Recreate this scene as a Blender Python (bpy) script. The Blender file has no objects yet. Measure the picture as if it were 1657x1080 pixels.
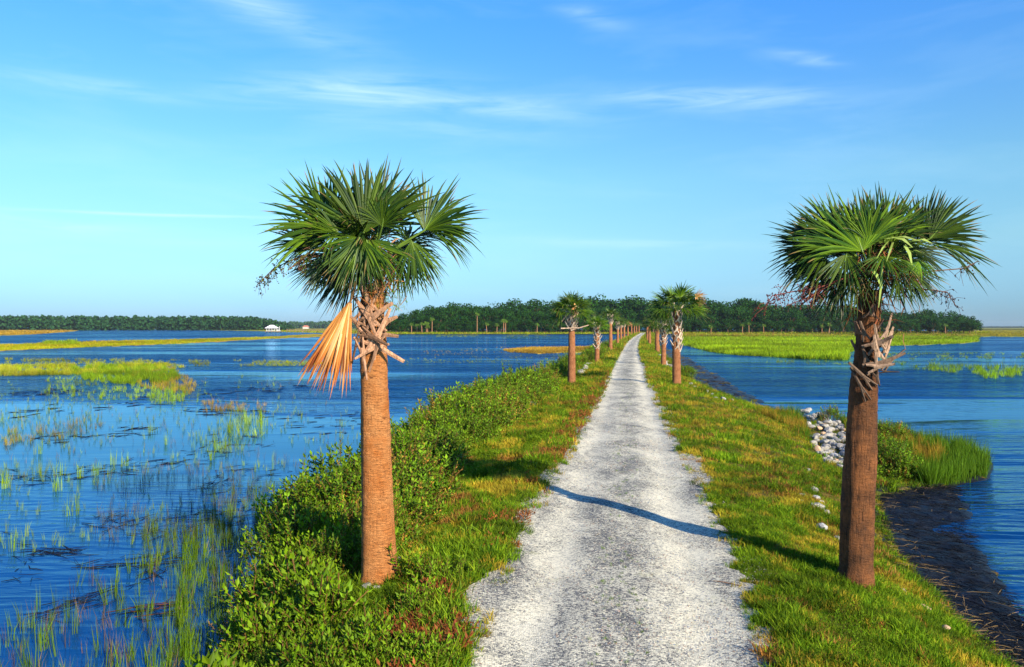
import bpy, math, random
import numpy as np
from mathutils import Vector, Matrix
random.seed(7)
R = np.random.default_rng(11)
SC = bpy.context.scene
COL = SC.collection
rad = math.radians

# ------------------------------------------------------------------ camera
W, H = 1657.0, 1080.0
LENS = 28.0
F = LENS / 36.0 * W
HC = 2.6
HY = 529.5
CX = W / 2
WATER = -0.75
cd = bpy.data.cameras.new('camera'); cam = bpy.data.objects.new('camera', cd); COL.objects.link(cam)
cd.lens = LENS; cd.sensor_width = 36; cd.clip_start = 0.1; cd.clip_end = 12000
cd.shift_y = -(H / 2 - HY) / W
cam.location = (0, 0, HC); cam.rotation_euler = (rad(90), 0, 0)
SC.camera = cam

# ------------------------------------------------------------------ light
SUN_EL, SUN_AZ = 23.5, 145.0
SC.view_settings.view_transform = 'Standard'; SC.view_settings.look = 'None'
SC.view_settings.exposure = 1.0; SC.view_settings.gamma = 1.0
SC.cycles.max_bounces = 8; SC.cycles.diffuse_bounces = 3; SC.cycles.glossy_bounces = 3
SC.cycles.transmission_bounces = 4; SC.cycles.transparent_max_bounces = 8; SC.cycles.volume_bounces = 0
sl = bpy.data.lights.new('sun', 'SUN'); so = bpy.data.objects.new('sun', sl); COL.objects.link(so)
sl.energy = 5.0; sl.angle = rad(0.5); sl.color = (1.0, 0.85, 0.66)
sd = Vector((math.sin(rad(SUN_AZ)) * math.cos(rad(SUN_EL)), math.cos(rad(SUN_AZ)) * math.cos(rad(SUN_EL)), math.sin(rad(SUN_EL))))
so.rotation_euler = sd.to_track_quat('Z', 'Y').to_euler(); so.location = (20, -30, 30)

class NT:
    """small node-tree helper"""
    def __init__(s, nt): s.nt = nt; nt.nodes.clear()
    def n(s, t, ins=None, **kw):
        nd = s.nt.nodes.new(t)
        for k, v in kw.items(): setattr(nd, k, v)
        for k, v in (ins or {}).items():
            sock = nd.inputs[k]
            if isinstance(v, bpy.types.NodeSocket): s.nt.links.new(v, sock)
            elif isinstance(v, bpy.types.Node): s.nt.links.new(v.outputs[0], sock)
            else: sock.default_value = v
        return nd
    def math(s, op, a, b=0.0, c=0.0, clamp=False):
        nd = s.nt.nodes.new('ShaderNodeMath'); nd.operation = op; nd.use_clamp = clamp
        for i, v in enumerate((a, b, c)):
            if isinstance(v, bpy.types.NodeSocket): s.nt.links.new(v, nd.inputs[i])
            else: nd.inputs[i].default_value = v
        return nd.outputs[0]
    def ramp(s, fac, stops, interp='LINEAR'):
        nd = s.nt.nodes.new('ShaderNodeValToRGB'); nd.color_ramp.interpolation = interp
        e = nd.color_ramp.elements
        while len(e) < len(stops): e.new(0.5)
        for i, (p, c) in enumerate(stops):
            e[i].position = p; e[i].color = (c[0], c[1], c[2], 1) if not isinstance(c, (int, float)) else (c, c, c, 1)
        s.nt.links.new(fac, nd.inputs[0]); return nd.outputs[0]
    def mix(s, fac, a, b, mode='MIX'):
        nd = s.nt.nodes.new('ShaderNodeMix'); nd.data_type = 'RGBA'; nd.blend_type = mode; nd.clamp_factor = True
        for i, v in ((0, fac), (6, a), (7, b)):
            if isinstance(v, bpy.types.NodeSocket): s.nt.links.new(v, nd.inputs[i])
            elif i == 0: nd.inputs[0].default_value = v
            else: nd.inputs[i].default_value = (v[0], v[1], v[2], 1)
        return nd.outputs[2]
    def noise(s, vec, scale, detail=4, rough=0.55, dist=0.0):
        nd = s.n('ShaderNodeTexNoise', {'Scale': scale, 'Detail': detail, 'Roughness': rough, 'Distortion': dist})
        if vec is not None: s.nt.links.new(vec, nd.inputs['Vector'])
        return nd.outputs['Fac']
    def scl(s, vec, sc):
        nd = s.n('ShaderNodeMapping'); nd.inputs['Scale'].default_value = sc
        s.nt.links.new(vec, nd.inputs['Vector']); return nd.outputs[0]

world = bpy.data.worlds.new('World'); SC.world = world; world.use_nodes = True
w = NT(world.node_tree)
sky = w.n('ShaderNodeTexSky', sky_type='NISHITA', sun_disc=False, sun_elevation=rad(SUN_EL), sun_rotation=rad(SUN_AZ),
          altitude=0, air_density=1.0, dust_density=0.4, ozone_density=4.0)
hs = w.n('ShaderNodeHueSaturation', {'Hue': 0.5, 'Saturation': 1.0, 'Value': 1.0, 'Fac': 1.0, 'Color': sky})
tc = w.n('ShaderNodeTexCoord')
sx = w.n('ShaderNodeSeparateXYZ', {0: tc.outputs['Generated']})
az = w.math('ARCTAN2', sx.outputs[0], sx.outputs[1])
el = w.math('ARCSINE', sx.outputs[2])
tint = w.ramp(w.math('MAXIMUM', el, 0.0), [(0, (.195, .31, .53)), (.03, (.22, .35, .54)), (.10, (.36, .48, .50)), (.18, (.40, .565, .56)), (.39, (.26, .60, .88)), (.8, (.08, .34, .72)), (1, (.06, .30, .68))])
tint2 = w.n('ShaderNodeVectorMath', {0: tint, 'Scale': 2.0}, operation='SCALE').outputs[0]
uv = w.n('ShaderNodeCombineXYZ', {0: az, 1: el, 2: 0.0}).outputs[0]
fine = w.noise(w.scl(uv, (5, 44, 1)), 1.5, 7, 0.6, 0.7)
fine = w.ramp(fine, [(0.30, 0.0), (0.78, 1.0)])
tot = None
def px2ang(px, py):
    x, y, z = (px - CX) / F, 1.0, (HY - py) / F
    return math.atan2(x, y), math.asin(z / math.sqrt(x * x + y * y + z * z))
for (px, py, wx, wy, rot, amp) in [(550, 143, 150, 20, -.06, .5), (830, 176, 130, 16, .10, .42), (440, 22, 130, 22, .26, .42), (1150, 160, 170, 15, .06, .55),
                              (280, 349, 150, 2.2, -.02, .75), (160, 142, 110, 12, 0, .33), (620, 165, 90, 10, .03, .5), (1305, 95, 45, 8, .25, .35), (1020, 395, 160, 7, .04, .3),
                              (90, 365, 190, 12, .05, .3), (960, 30, 50, 12, .3, .3), (680, 205, 200, 12, .06, .2)]:
    a0, e0 = px2ang(px, py)
    ka, ke = F / wx, F / wy
    da = w.math('SUBTRACT', az, a0); de = w.math('SUBTRACT', el, e0)
    c_, s_ = math.cos(rot), math.sin(rot)
    u_ = w.math('MULTIPLY', w.math('SUBTRACT', w.math('MULTIPLY', da, c_), w.math('MULTIPLY', de, s_)), ka)
    v_ = w.math('MULTIPLY', w.math('ADD', w.math('MULTIPLY', da, s_), w.math('MULTIPLY', de, c_)), ke)
    r2 = w.math('ADD', w.math('MULTIPLY', u_, u_), w.math('MULTIPLY', v_, v_))
    g = w.math('MULTIPLY', w.math('EXPONENT', w.math('MULTIPLY', r2, -0.9)), amp)
    tot = g if tot is None else w.math('ADD', tot, g)
veil = w.noise(w.scl(uv, (3, 14, 1)), 1.2, 5, 0.6, 0.5)
veil = w.math('MULTIPLY', w.ramp(veil, [(0.48, 0.0), (0.8, 1.0)]), 0.10)
cm = w.math('ADD', w.math('MULTIPLY', tot, fine), veil, clamp=True)
cm = w.math('MULTIPLY', cm, w.math('GREATER_THAN', sx.outputs[2], 0.0))
skyc = w.mix(cm, w.mix(1.0, hs.outputs[0], tint2, 'MULTIPLY'), (6.2, 8.0, 8.6))
bg = w.n('ShaderNodeBackground', {'Color': skyc, 'Strength': 0.080})
w.n('ShaderNodeOutputWorld', {'Surface': bg})

# ------------------------------------------------------------------ helpers
def tag(o, label=None, cat=None, group=None, kind=None, category=None):
    cat = cat or category
    if label: o['label'] = label
    if cat: o['category'] = cat
    if group: o['group'] = group
    if kind: o['kind'] = kind
    return o

def empty(name, loc=(0, 0, 0), **kw):
    o = bpy.data.objects.new(name, None); COL.objects.link(o); o.location = loc; o.empty_display_size = 0.2
    return tag(o, **kw)

class MB:
    def __init__(s): s.V = []; s.F = []; s.C = []; s.k = 0
    def add(s, V, Fs, C):
        """V (n,3); Fs list of int arrays (m,3|4); C (3,) or (n,3)"""
        V = np.asarray(V, float); s.V.append(V)
        C = np.asarray(C, float)
        if C.ndim == 1: C = np.tile(C, (len(V), 1))
        s.C.append(C)
        if not isinstance(Fs, (list, tuple)): Fs = [Fs]
        for f in Fs: s.F.append(np.asarray(f, int) + s.k)
        s.k += len(V)
    def build(s, name, mat, parent=None, smooth=False, loc=None, **kw):
        o = bpy.data.objects.new(name, s.mesh(name, mat, smooth)); COL.objects.link(o)
        if parent is not None: o.parent = parent
        if loc is not None: o.location = loc
        return tag(o, **kw)
    def mesh(s, name, mat, smooth=False):
        me = bpy.data.meshes.new(name)
        V = np.concatenate(s.V).astype(np.float32); C = np.concatenate(s.C).astype(np.float32)
        me.vertices.add(len(V)); me.vertices.foreach_set('co', V.ravel())
        tot = np.concatenate([np.full(len(f), f.shape[1], np.int32) for f in s.F])
        idx = np.concatenate([f.ravel() for f in s.F]).astype(np.int32)
        me.loops.add(len(idx)); me.loops.foreach_set('vertex_index', idx)
        me.polygons.add(len(tot))
        st = np.concatenate([[0], np.cumsum(tot)[:-1]]).astype(np.int32)
        me.polygons.foreach_set('loop_start', st)
        me.update(calc_edges=True)
        me.polygons.foreach_set('use_smooth', np.full(len(tot), smooth))
        a = me.color_attributes.new('Col', 'FLOAT_COLOR', 'POINT')
        a.data.foreach_set('color', np.concatenate([C, np.ones((len(C), 1), np.float32)], 1).ravel())
        me.materials.append(mat); me.validate()
        return me

def stamp(mb, tpls, pos, yaw, sc, tilt=None, tdir=None, tint=None, squash=None):
    """write many transformed copies of random templates into ONE mesh (for uncountable stuff and for parts)"""
    n = len(pos)
    if n == 0: return
    which = R.integers(0, len(tpls), n)
    tilt = np.zeros(n) if tilt is None else tilt
    tdir = R.uniform(0, 2 * np.pi, n) if tdir is None else tdir
    tint = np.ones((n, 3)) if tint is None else tint
    sc = np.asarray(sc, float)
    if sc.ndim == 1: sc = np.stack([sc, sc, sc], 1)
    for t in range(len(tpls)):
        m = which == t
        if not m.any(): continue
        TV, TF, TC = tpls[t]
        k = int(m.sum()); nv = len(TV)
        v = TV[None] * sc[m][:, None, :]
        c, s = np.cos(yaw[m])[:, None], np.sin(yaw[m])[:, None]
        x = v[..., 0] * c - v[..., 1] * s; y = v[..., 0] * s + v[..., 1] * c; z = v[..., 2]
        ca, sa = np.cos(tdir[m])[:, None], np.sin(tdir[m])[:, None]
        ct, st = np.cos(tilt[m])[:, None], np.sin(tilt[m])[:, None]
        al = x * ca + y * sa; pe = -x * sa + y * ca
        al2 = al * ct + z * st; z2 = -al * st + z * ct
        x = al2 * ca - pe * sa; y = al2 * sa + pe * ca
        V = np.stack([x, y, z2], -1) + pos[m][:, None, :]
        C = TC[None] * tint[m][:, None, :]
        off = (np.arange(k) * nv)[:, None, None]
        Fs = [(f[None] + off).reshape(-1, f.shape[1]) for f in TF]
        mb.add(V.reshape(-1, 3), Fs, C.reshape(-1, 3))

_tab = np.random.default_rng(3).random((64, 256, 256))
def vn(x, y, s=1.0, seed=0):
    x = np.asarray(x, float) / s + 37.1 * seed; y = np.asarray(y, float) / s + 11.7 * seed
    xi = np.floor(x).astype(int); yi = np.floor(y).astype(int); fx = x - xi; fy = y - yi
    fx = fx * fx * (3 - 2 * fx); fy = fy * fy * (3 - 2 * fy); T = _tab[seed % 64]
    g = lambda a, b: T[(a) % 256, (b) % 256]
    return (g(xi, yi) * (1 - fx) + g(xi + 1, yi) * fx) * (1 - fy) + (g(xi, yi + 1) * (1 - fx) + g(xi + 1, yi + 1) * fx) * fy
def fbm(x, y, s=1.0, seed=0, o=4):
    r = 0; a = .5; t = 0
    for i in range(o): r = r + a * vn(x, y, s / 2 ** i, seed + i); t += a; a *= .5
    return r / t

def tube(mb, pts, rads, col, sides=6, cap=True):
    pts = [Vector(p) for p in pts]; V = []; n = len(pts); ref = None
    for i, p in enumerate(pts):
        d = (pts[min(i + 1, n - 1)] - pts[max(i - 1, 0)]).normalized()
        if ref is None: ref = Vector((0, 0, 1)) if abs(d.z) < .9 else Vector((1, 0, 0))
        a = d.cross(ref).normalized(); b = d.cross(a).normalized(); ref = b.cross(d) * -1 if False else ref
        for k in range(sides):
            t = 2 * math.pi * k / sides
            V.append(p + (a * math.cos(t) + b * math.sin(t)) * rads[i])
    Fq = [(i * sides + k, i * sides + (k + 1) % sides, (i + 1) * sides + (k + 1) % sides, (i + 1) * sides + k) for i in range(n - 1) for k in range(sides)]
    Fs = [np.array(Fq)]
    if cap and sides == 4:
        Fs.append(np.array([[3, 2, 1, 0], [(n - 1) * 4 + k for k in range(4)]]))
    elif cap:
        V.append(pts[0]); V.append(pts[-1]); c0, c1 = len(V) - 2, len(V) - 1
        Fs.append(np.array([(c0, (k + 1) % sides, k) for k in range(sides)] + [(c1, (n - 1) * sides + k, (n - 1) * sides + (k + 1) % sides) for k in range(sides)]))
    mb.add(np.array([tuple(v) for v in V]), Fs, col)

def box(mb, x0, x1, y0, y1, z0, z1, col=(1, 1, 1)):
    V = [(x, y, z) for x in (x0, x1) for y in (y0, y1) for z in (z0, z1)]
    mb.add(V, np.array([(0, 1, 3, 2), (4, 6, 7, 5), (0, 4, 5, 1), (2, 3, 7, 6), (0, 2, 6, 4), (1, 5, 7, 3)]), col)

# ------------------------------------------------------------------ materials
def mat(name):
    m = bpy.data.materials.new(name); m.use_nodes = True
    return m, NT(m.node_tree)

def foliage_mat(name, rough=.55, trans=.25, spec=.3, var=.25, gain=1.0, vscale=3.0):
    m, t = mat(name)
    c = t.n('ShaderNodeAttribute', attribute_name='Col').outputs['Color']
    tc = t.n('ShaderNodeTexCoord').outputs['Object']
    nz = t.noise(tc, vscale, 3)
    f = t.math('MULTIPLY_ADD', nz, var * 2, gain - var)
    c2 = t.n('ShaderNodeVectorMath', {0: c}, operation='SCALE'); t.nt.links.new(f, c2.inputs['Scale'])
    p = t.n('ShaderNodeBsdfPrincipled', {'Base Color': c2.outputs[0], 'Roughness': rough, 'Specular IOR Level': spec})
    tr = t.n('ShaderNodeBsdfTranslucent', {'Color': c2.outputs[0]})
    mx = t.n('ShaderNodeMixShader', {0: trans, 1: p, 2: tr})
    t.n('ShaderNodeOutputMaterial', {'Surface': mx})
    return m

M_leaf = foliage_mat('leaf', .6, .22, .15, .4)
M_frond = foliage_mat('palm_frond', .5, .18, .3, .3)
M_dry = foliage_mat('dry_leaf', .8, .15, .1, .3, vscale=9)
M_grass = foliage_mat('grass', .7, .25, .1, .35)
M_tree = foliage_mat('tree_leaf', .7, .15, .1, .35, vscale=2.5)
M_far = foliage_mat('far_tree_leaf', .8, .1, .05, .35, vscale=.08)

def trunk_mat(name, a, b, dark, ring, vert, patch):
    m, t = mat(name)
    tc = t.n('ShaderNodeTexCoord').outputs['Object']
    rings = t.noise(t.scl(tc, (9, 9, 48)), 1.0, 6, .72, 1.1)
    rings2 = t.noise(t.scl(tc, (16, 16, 30)), 1.2, 5, .7)
    vs = t.noise(t.scl(tc, (38, 38, 4.5)), 1.0, 5, .65)
    pt = t.noise(tc, 4.5, 4, .6)
    c = t.mix(t.ramp(pt, [(.35, 0), (.68, 1)]), a, b)
    brk = t.ramp(t.noise(t.scl(tc, (3, 3, 5)), 1.4, 4, .7), [(.38, .1), (.6, 1.0)])
    crack = t.math('MULTIPLY', t.math('MULTIPLY', t.ramp(rings, [(.34, 1.0), (.47, 0.0)]), brk), ring)
    c = t.mix(crack, c, dark)
    crk2 = t.math('MULTIPLY', t.ramp(vs, [(.30, 1.0), (.45, 0.0)]), vert)
    c = t.mix(crk2, c, dark)
    spots = t.math('MULTIPLY', t.ramp(rings2, [(.60, 0.0), (.72, 1.0)]), patch)
    c = t.mix(spots, c, (.10, .06, .03))
    h = t.math('ADD', t.math('MULTIPLY', rings, ring), t.math('MULTIPLY', vs, vert))
    h = t.math('ADD', h, t.math('MULTIPLY', rings2, .5))
    bp = t.n('ShaderNodeBump', {'Height': h, 'Strength': 1.0, 'Distance': .05})
    p = t.n('ShaderNodeBsdfPrincipled', {'Base Color': c, 'Roughness': .85, 'Specular IOR Level': .15, 'Normal': bp})
    t.n('ShaderNodeOutputMaterial', {'Surface': p}); return m
M_trunkA = trunk_mat('orange_palm_bark', (.56, .25, .085), (.46, .155, .035), (.11, .035, .012), 1.0, .5, .9)
M_trunkB = trunk_mat('rough_brown_palm_bark', (.085, .040, .020), (.27, .105, .036), (.014, .009, .006), .7, 1.0, .8)
M_trunkC = trunk_mat('weathered_palm_bark', (.34, .15, .065), (.22, .085, .035), (.05, .025, .012), .8, .7, .7)
M_boot, _t = mat('leaf_boot_fibre')
_c = _t.n('ShaderNodeAttribute', attribute_name='Col').outputs['Color']
_o = _t.n('ShaderNodeTexCoord').outputs['Object']
_nz = _t.noise(_t.scl(_o, (40, 40, 14)), 1.0, 5, .7)
_c = _t.mix(_t.ramp(_nz, [(.36, .75), (.55, 0.0)]), _c, (.05, .028, .015))
_b = _t.n('ShaderNodeBump', {'Height': _nz, 'Strength': .6, 'Distance': .01})
_t.n('ShaderNodeOutputMaterial', {'Surface': _t.n('ShaderNodeBsdfPrincipled', {'Base Color': _c, 'Roughness': .8, 'Specular IOR Level': .2, 'Normal': _b})})

def ground_mat():
    m, t = mat('ground_soil')
    tc = t.n('ShaderNodeTexCoord').outputs['Object']
    big = t.noise(tc, .45, 4); med = t.noise(tc, 3.5, 5, .65); fi = t.noise(tc, 40, 4, .7)
    c = t.mix(t.ramp(big, [(.38, 0), (.62, 1)]), (.055, .085, .012), (.14, .12, .025))
    c = t.mix(t.ramp(med, [(.45, 0), (.7, 1)]), c, (.16, .075, .02))
    c = t.mix(t.ramp(fi, [(.35, 1), (.5, 0)]), c, (.018, .02, .006))
    b = t.n('ShaderNodeBump', {'Height': fi, 'Strength': .8, 'Distance': .03})
    t.n('ShaderNodeOutputMaterial', {'Surface': t.n('ShaderNodeBsdfPrincipled', {'Base Color': c, 'Roughness': .95, 'Specular IOR Level': .1, 'Normal': b})})
    return m
M_ground = ground_mat()

def gravel_mat():
    m, t = mat('crushed_shell_gravel')
    tc = t.n('ShaderNodeTexCoord').outputs['Object']
    a = t.n('ShaderNodeAttribute', attribute_name='Col').outputs['Color']
    sp = t.n('ShaderNodeSeparateColor', {0: a})
    vor = t.n('ShaderNodeTexVoronoi', {'Scale': 55.0, 'Vector': tc}, feature='F1')
    vor2 = t.n('ShaderNodeTexVoronoi', {'Scale': 130.0, 'Vector': tc}, feature='F1')
    val = t.n('ShaderNodeSeparateColor', {0: vor.outputs['Color']}).outputs[0]
    val2 = t.n('ShaderNodeSeparateColor', {0: vor2.outputs['Color']}).outputs[1]
    val = t.math('ADD', t.math('MULTIPLY', val, .75), t.math('MULTIPLY', val2, .55))
    patch = t.noise(t.scl(tc, (1.3, .6, 1)), 1.1, 6, .7, .6)
    p2 = t.noise(tc, 7, 4, .7)
    # more dark stones where the coarse aggregate lies bare (painted per vertex: R = worn wheel track)
    k = t.math('ADD', t.math('MULTIPLY', patch, 2.0), t.math('MULTIPLY', p2, .45))
    k = t.math('ADD', k, t.math('MULTIPLY', sp.outputs[0], .28))
    k = t.math('SUBTRACT', k, t.math('MULTIPLY', sp.outputs[1], .07))
    thr = t.math('ADD', val, t.math('SUBTRACT', k, 1.58))
    base = t.ramp(thr, [(.0, (.10, .105, .105)), (.15, (.26, .26, .22)), (.32, (.46, .45, .345)), (.58, (.64, .615, .455)), (.9, (.80, .765, .57))])
    gr = t.noise(tc, 1.7, 5, .7)
    base = t.mix(t.math('MULTIPLY', t.ramp(gr, [(.60, 0.0), (.75, 1.0)]), .5), base, (.30, .31, .10))
    br = t.noise(t.scl(tc, (1, .5, 1)), 2.6, 5, .7)
    base = t.mix(t.math('MULTIPLY', t.ramp(br, [(.62, 0.0), (.74, 1.0)]), .4), base, (.40, .22, .12))
    hgt = t.math('ADD', t.math('MULTIPLY', vor.outputs['Distance'], -1.0), t.math('MULTIPLY', vor2.outputs['Distance'], -.6))
    b = t.n('ShaderNodeBump', {'Height': hgt, 'Strength': .5, 'Distance': .012})
    t.n('ShaderNodeOutputMaterial', {'Surface': t.n('ShaderNodeBsdfPrincipled', {'Base Color': base, 'Roughness': .9, 'Specular IOR Level': .15, 'Normal': b})})
    return m
M_gravel = gravel_mat()

def water_mat():
    m, t = mat('creek_water')
    tc = t.n('ShaderNodeTexCoord').outputs['Object']
    r1 = t.noise(t.scl(tc, (1.6, 3.2, 1)), 1.5, 5, .6, .3)
    r2 = t.noise(t.scl(tc, (.45, 1.1, 1)), 1.2, 4, .6, .4)
    r3 = t.noise(t.scl(tc, (.07, .30, 1)), 1.0, 5, .7, .5)
    wv = t.n('ShaderNodeTexWave', {'Vector': t.scl(tc, (.35, 1.0, 1)), 'Scale': .9, 'Distortion': 9.0, 'Detail': 3.0, 'Detail Scale': 1.5}, bands_direction='Y').outputs['Fac']
    calm = t.noise(t.scl(tc, (.012, .045, 1)), 1.0, 4, .6, .8)
    rough = t.ramp(calm, [(.42, .10), (.56, 1.0)])
    sxyz = t.n('ShaderNodeSeparateXYZ', {0: tc})
    # sheltered shallows by the left bank lie flatter
    sh = t.n('ShaderNodeMapRange', {'Value': t.math('ADD', sxyz.outputs[1], t.math('MULTIPLY', sxyz.outputs[0], .25)), 'From Min': 20.0, 'From Max': 44.0, 'To Min': .09, 'To Max': 1.0}).outputs[0]
    rt = t.n('ShaderNodeMapRange', {'Value': sxyz.outputs[0], 'From Min': 2.0, 'From Max': 8.0, 'To Min': 0.0, 'To Max': .5}).outputs[0]
    sh = t.math('MAXIMUM', sh, rt)
    amp = t.math('MULTIPLY', rough, sh)
    h = t.math('ADD', t.math('MULTIPLY', r1, .06), t.math('MULTIPLY', r2, .20))
    h = t.math('ADD', h, t.math('MULTIPLY', r3, .9))
    h = t.math('ADD', h, t.math('MULTIPLY', wv, .03))
    h = t.math('MULTIPLY', h, amp)
    b = t.n('ShaderNodeBump', {'Height': h, 'Strength': 1.0, 'Distance': 1.0})
    c = t.mix(t.ramp(t.noise(t.scl(tc, (.05, .25, 1)), 1.0, 5, .65, .5), [(.35, 0), (.65, 1)]), (.0008, .022, .095), (.002, .055, .19))
    df = t.n('ShaderNodeBsdfDiffuse', {'Color': c, 'Normal': b})
    gl = t.n('ShaderNodeBsdfGlossy', {'Color': (.42, .78, 1.0, 1), 'Roughness': .05, 'Normal': b})
    fr = t.n('ShaderNodeFresnel', {'IOR': 1.33, 'Normal': b})
    t.n('ShaderNodeOutputMaterial', {'Surface': t.n('ShaderNodeMixShader', {0: t.math('MULTIPLY', fr.outputs[0], .97), 1: df, 2: gl})}); return m
M_water = water_mat()

def plain(name, col, rough=.8, scale=8.0, var=.35, col2=None, bump=.3, spec=.2):
    m, t = mat(name)
    tc = t.n('ShaderNodeTexCoord').outputs['Object']
    nz = t.noise(tc, scale, 5, .65)
    col2 = col2 or tuple(v * (1 - var) for v in col)
    c = t.mix(t.ramp(nz, [(.35, 0), (.65, 1)]), col, col2)
    b = t.n('ShaderNodeBump', {'Height': nz, 'Strength': bump, 'Distance': .03})
    t.n('ShaderNodeOutputMaterial', {'Surface': t.n('ShaderNodeBsdfPrincipled', {'Base Color': c, 'Roughness': rough, 'Specular IOR Level': spec, 'Normal': b})})
    return m
M_mud = plain('black_mud', (.003, .004, .006), .45, 7, .6, (.007, .007, .008), .9, .3)
M_rock = plain('pale_limestone', (.42, .40, .35), .85, 6, .3, (.20, .20, .18), .6)
M_rockg = plain('grey_stone', (.33, .36, .38), .85, 8, .3, (.50, .48, .42), .6)
M_rocko = plain('orange_stone', (.60, .34, .17), .85, 7, .3, (.50, .40, .28), .6)
M_flat = plain('marsh_mud_and_sedge', (.15, .22, .02), .95, .12, .3, (.26, .22, .03), .2, .05)
M_flaty = plain('yellow_marsh_sedge', (.32, .30, .03), .95, .10, .3, (.40, .22, .03), .2, .05)
M_wood = plain('weathered_wood', (.24, .16, .10), .8, 2, .3, None, .1)
M_white = plain('white_painted_board', (.55, .54, .50), .5, 1, .08, None, .0)
M_roofw = plain('white_metal_roof', (.82, .83, .84), .45, 1, .06, None, .0)
M_redroof = plain('red_tile_roof', (.50, .20, .13), .7, 2, .2, None, .0)
M_fwood = plain('wood_floor_soil', (.035, .045, .012), .95, .3, .5, None, .2, .05)
M_twig = plain('dead_twig_bark', (.22, .12, .07), .85, 30, .4, None, .4)

# ------------------------------------------------------------------ terrain shape
cY = [-8, 6.1, 30, 61, 100, 146, 210, 279, 390, 420]
cXv = [-1.27, .815, 4.35, 8.96, 15.0, 22.4, 33.3, 45.4, 64.6, 70]
def cen(y): return np.interp(y, cY, cXv)
def hw(y): return np.interp(y, [0, 6, 8.5, 13, 20, 30, 60, 150, 400], [1.36, 1.40, 1.46, 1.42, 1.30, 1.18, 1.15, 1.4, 1.65])
def XL(y): return np.interp(y, [-8, 6, 8, 10, 12.7, 14, 17.4, 21, 25, 31, 37, 50, 70, 88, 120, 146, 210, 279, 390, 420],
                            [-2.6, -2.6, -3.0, -3.4, -3.5, -3.3, -3.0, -2.9, -2.6, -1.6, -.2, 2.3, 6.0, 8.8, 14, 18.2, 29, 41, 60, 65])
_ry = [-8, 6, 7.3, 8.5, 10.2, 12.4, 15.4, 16.6, 17.5, 19.5, 21.6, 24.3, 27.6, 31, 35, 44, 51, 70, 90, 120, 146, 210, 279, 390, 420]
def XR(y): return np.interp(y, _ry, [4.3, 4.55, 4.62, 4.85, 5.1, 5.75, 7.0, 8.9, 10.3, 11.6, 12.2, 11.7, 10.9, 10.2, 9.6, 10.2, 11.2, 13.8, 16.8, 22, 26.6, 38, 50, 70, 75])
def XM(y): return np.interp(y, [-8, 6, 7.8, 9.8, 10.8, 12.5, 14.3, 15.6, 16.8, 17.6, 19.5, 21.6, 24.3, 27.6, 31, 37, 46.7, 69.7, 90, 120, 146, 210, 279, 390, 420],
                            [4.8, 5.0, 5.2, 6.1, 6.35, 7.2, 8.0, 8.7, 9.4, 10.5, 11.8, 12.5, 12.0, 11.2, 10.6, 11.3, 12.7, 16.3, 19.4, 23.5, 27.2, 38.6, 50.6, 70.6, 75.6])
def height(x, y):
    x = np.asarray(x, float); y = np.asarray(y, float)
    c = cen(y); h_ = hw(y)
    jl = .25 * (fbm(x, y, 1.5, 5) - .5) * 2
    tl = (c - h_ - x) / np.maximum(c - h_ - XL(y), .5)           # 0 road edge .. 1 shore
    tr = (x - c - h_)
    wr = XR(y) - c - h_; bw = np.minimum(wr, 3.9)
    hl = -.75 * np.clip(tl, 0, None) ** 1.9 + jl * .0
    hl = np.where(tl > 1, -.75 - (tl - 1) * 1.6, hl)
    s = np.clip(tr / bw, 0, 1)
    hr = -.60 * s ** 2.1
    s2 = np.clip((tr - bw) / np.maximum(wr - bw, .01), 0, 1)
    hr = np.where(tr > bw, -.60 - .07 * s2, hr)
    wm = np.maximum(XM(y) - XR(y), .2)
    s3 = (x - XR(y)) / wm
    hr = np.where(s3 > 0, -.67 - .08 * np.clip(s3, 0, 1) - .25 * np.clip(s3 - 1, 0, 8), hr)
    h = np.where(x < c, np.where(tl > 0, hl, 0), np.where(tr > 0, hr, 0))
    off = np.clip(np.abs(x - c) - h_, 0, 1)
    h = h + off * ((fbm(x, y, .9, 9) - .5) * .16 + (fbm(x, y, .22, 21, 2) - .5) * .05)
    h = h + (1 - off) * (-.035 * np.exp(-((np.abs(x - c) - .72) / .28) ** 2) + (fbm(x, y, .5, 14) - .5) * .025)
    return np.maximum(h, -2.2)

def gp(px, py, h=None):
    """the ground point seen at a pixel of the photograph"""
    px = np.asarray(px, float); py = np.asarray(py, float)
    z = np.full(px.shape, 0.0 if h is None else float(h))
    for _ in range(1 if h is not None else 14):
        y = F * (HC - z) / np.maximum(py - HY, .5); x = (px - CX) / F * y
        if h is None: z = .5 * z + .5 * np.maximum(height(x, y), WATER)
    return np.stack([x, y, z], -1)

ys = np.concatenate([np.arange(-4, 5, .5), np.geomspace(5, 400, 420)])
NC = 170
tt = np.linspace(0, 1, NC)
rows = []
for y in ys:
    a, b = XL(y) - 3.0, XM(y) + 3.0
    x = a + (b - a) * tt
    rows.append(np.stack([x, np.full(NC, y), height(x, np.full(NC, y))], 1))
V = np.concatenate(rows)
i, j = np.meshgrid(np.arange(len(ys) - 1), np.arange(NC - 1), indexing='ij')
q = (i * NC + j).ravel()
mb = MB(); mb.add(V, np.stack([q, q + 1, q + NC + 1, q + NC], 1), (.1, .1, .05))
mb.build('ground', M_ground, smooth=True, kind='structure')

def EL(y): return hw(y) + (fbm(3.3, y, .9, 31) - .5) * .8 + (vn(9, y, .12, 33) - .5) * .2
def ER(y): return hw(y) + (fbm(7.7, y, .9, 35) - .5) * .7 + (vn(2, y, .12, 36) - .5) * .2
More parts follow.
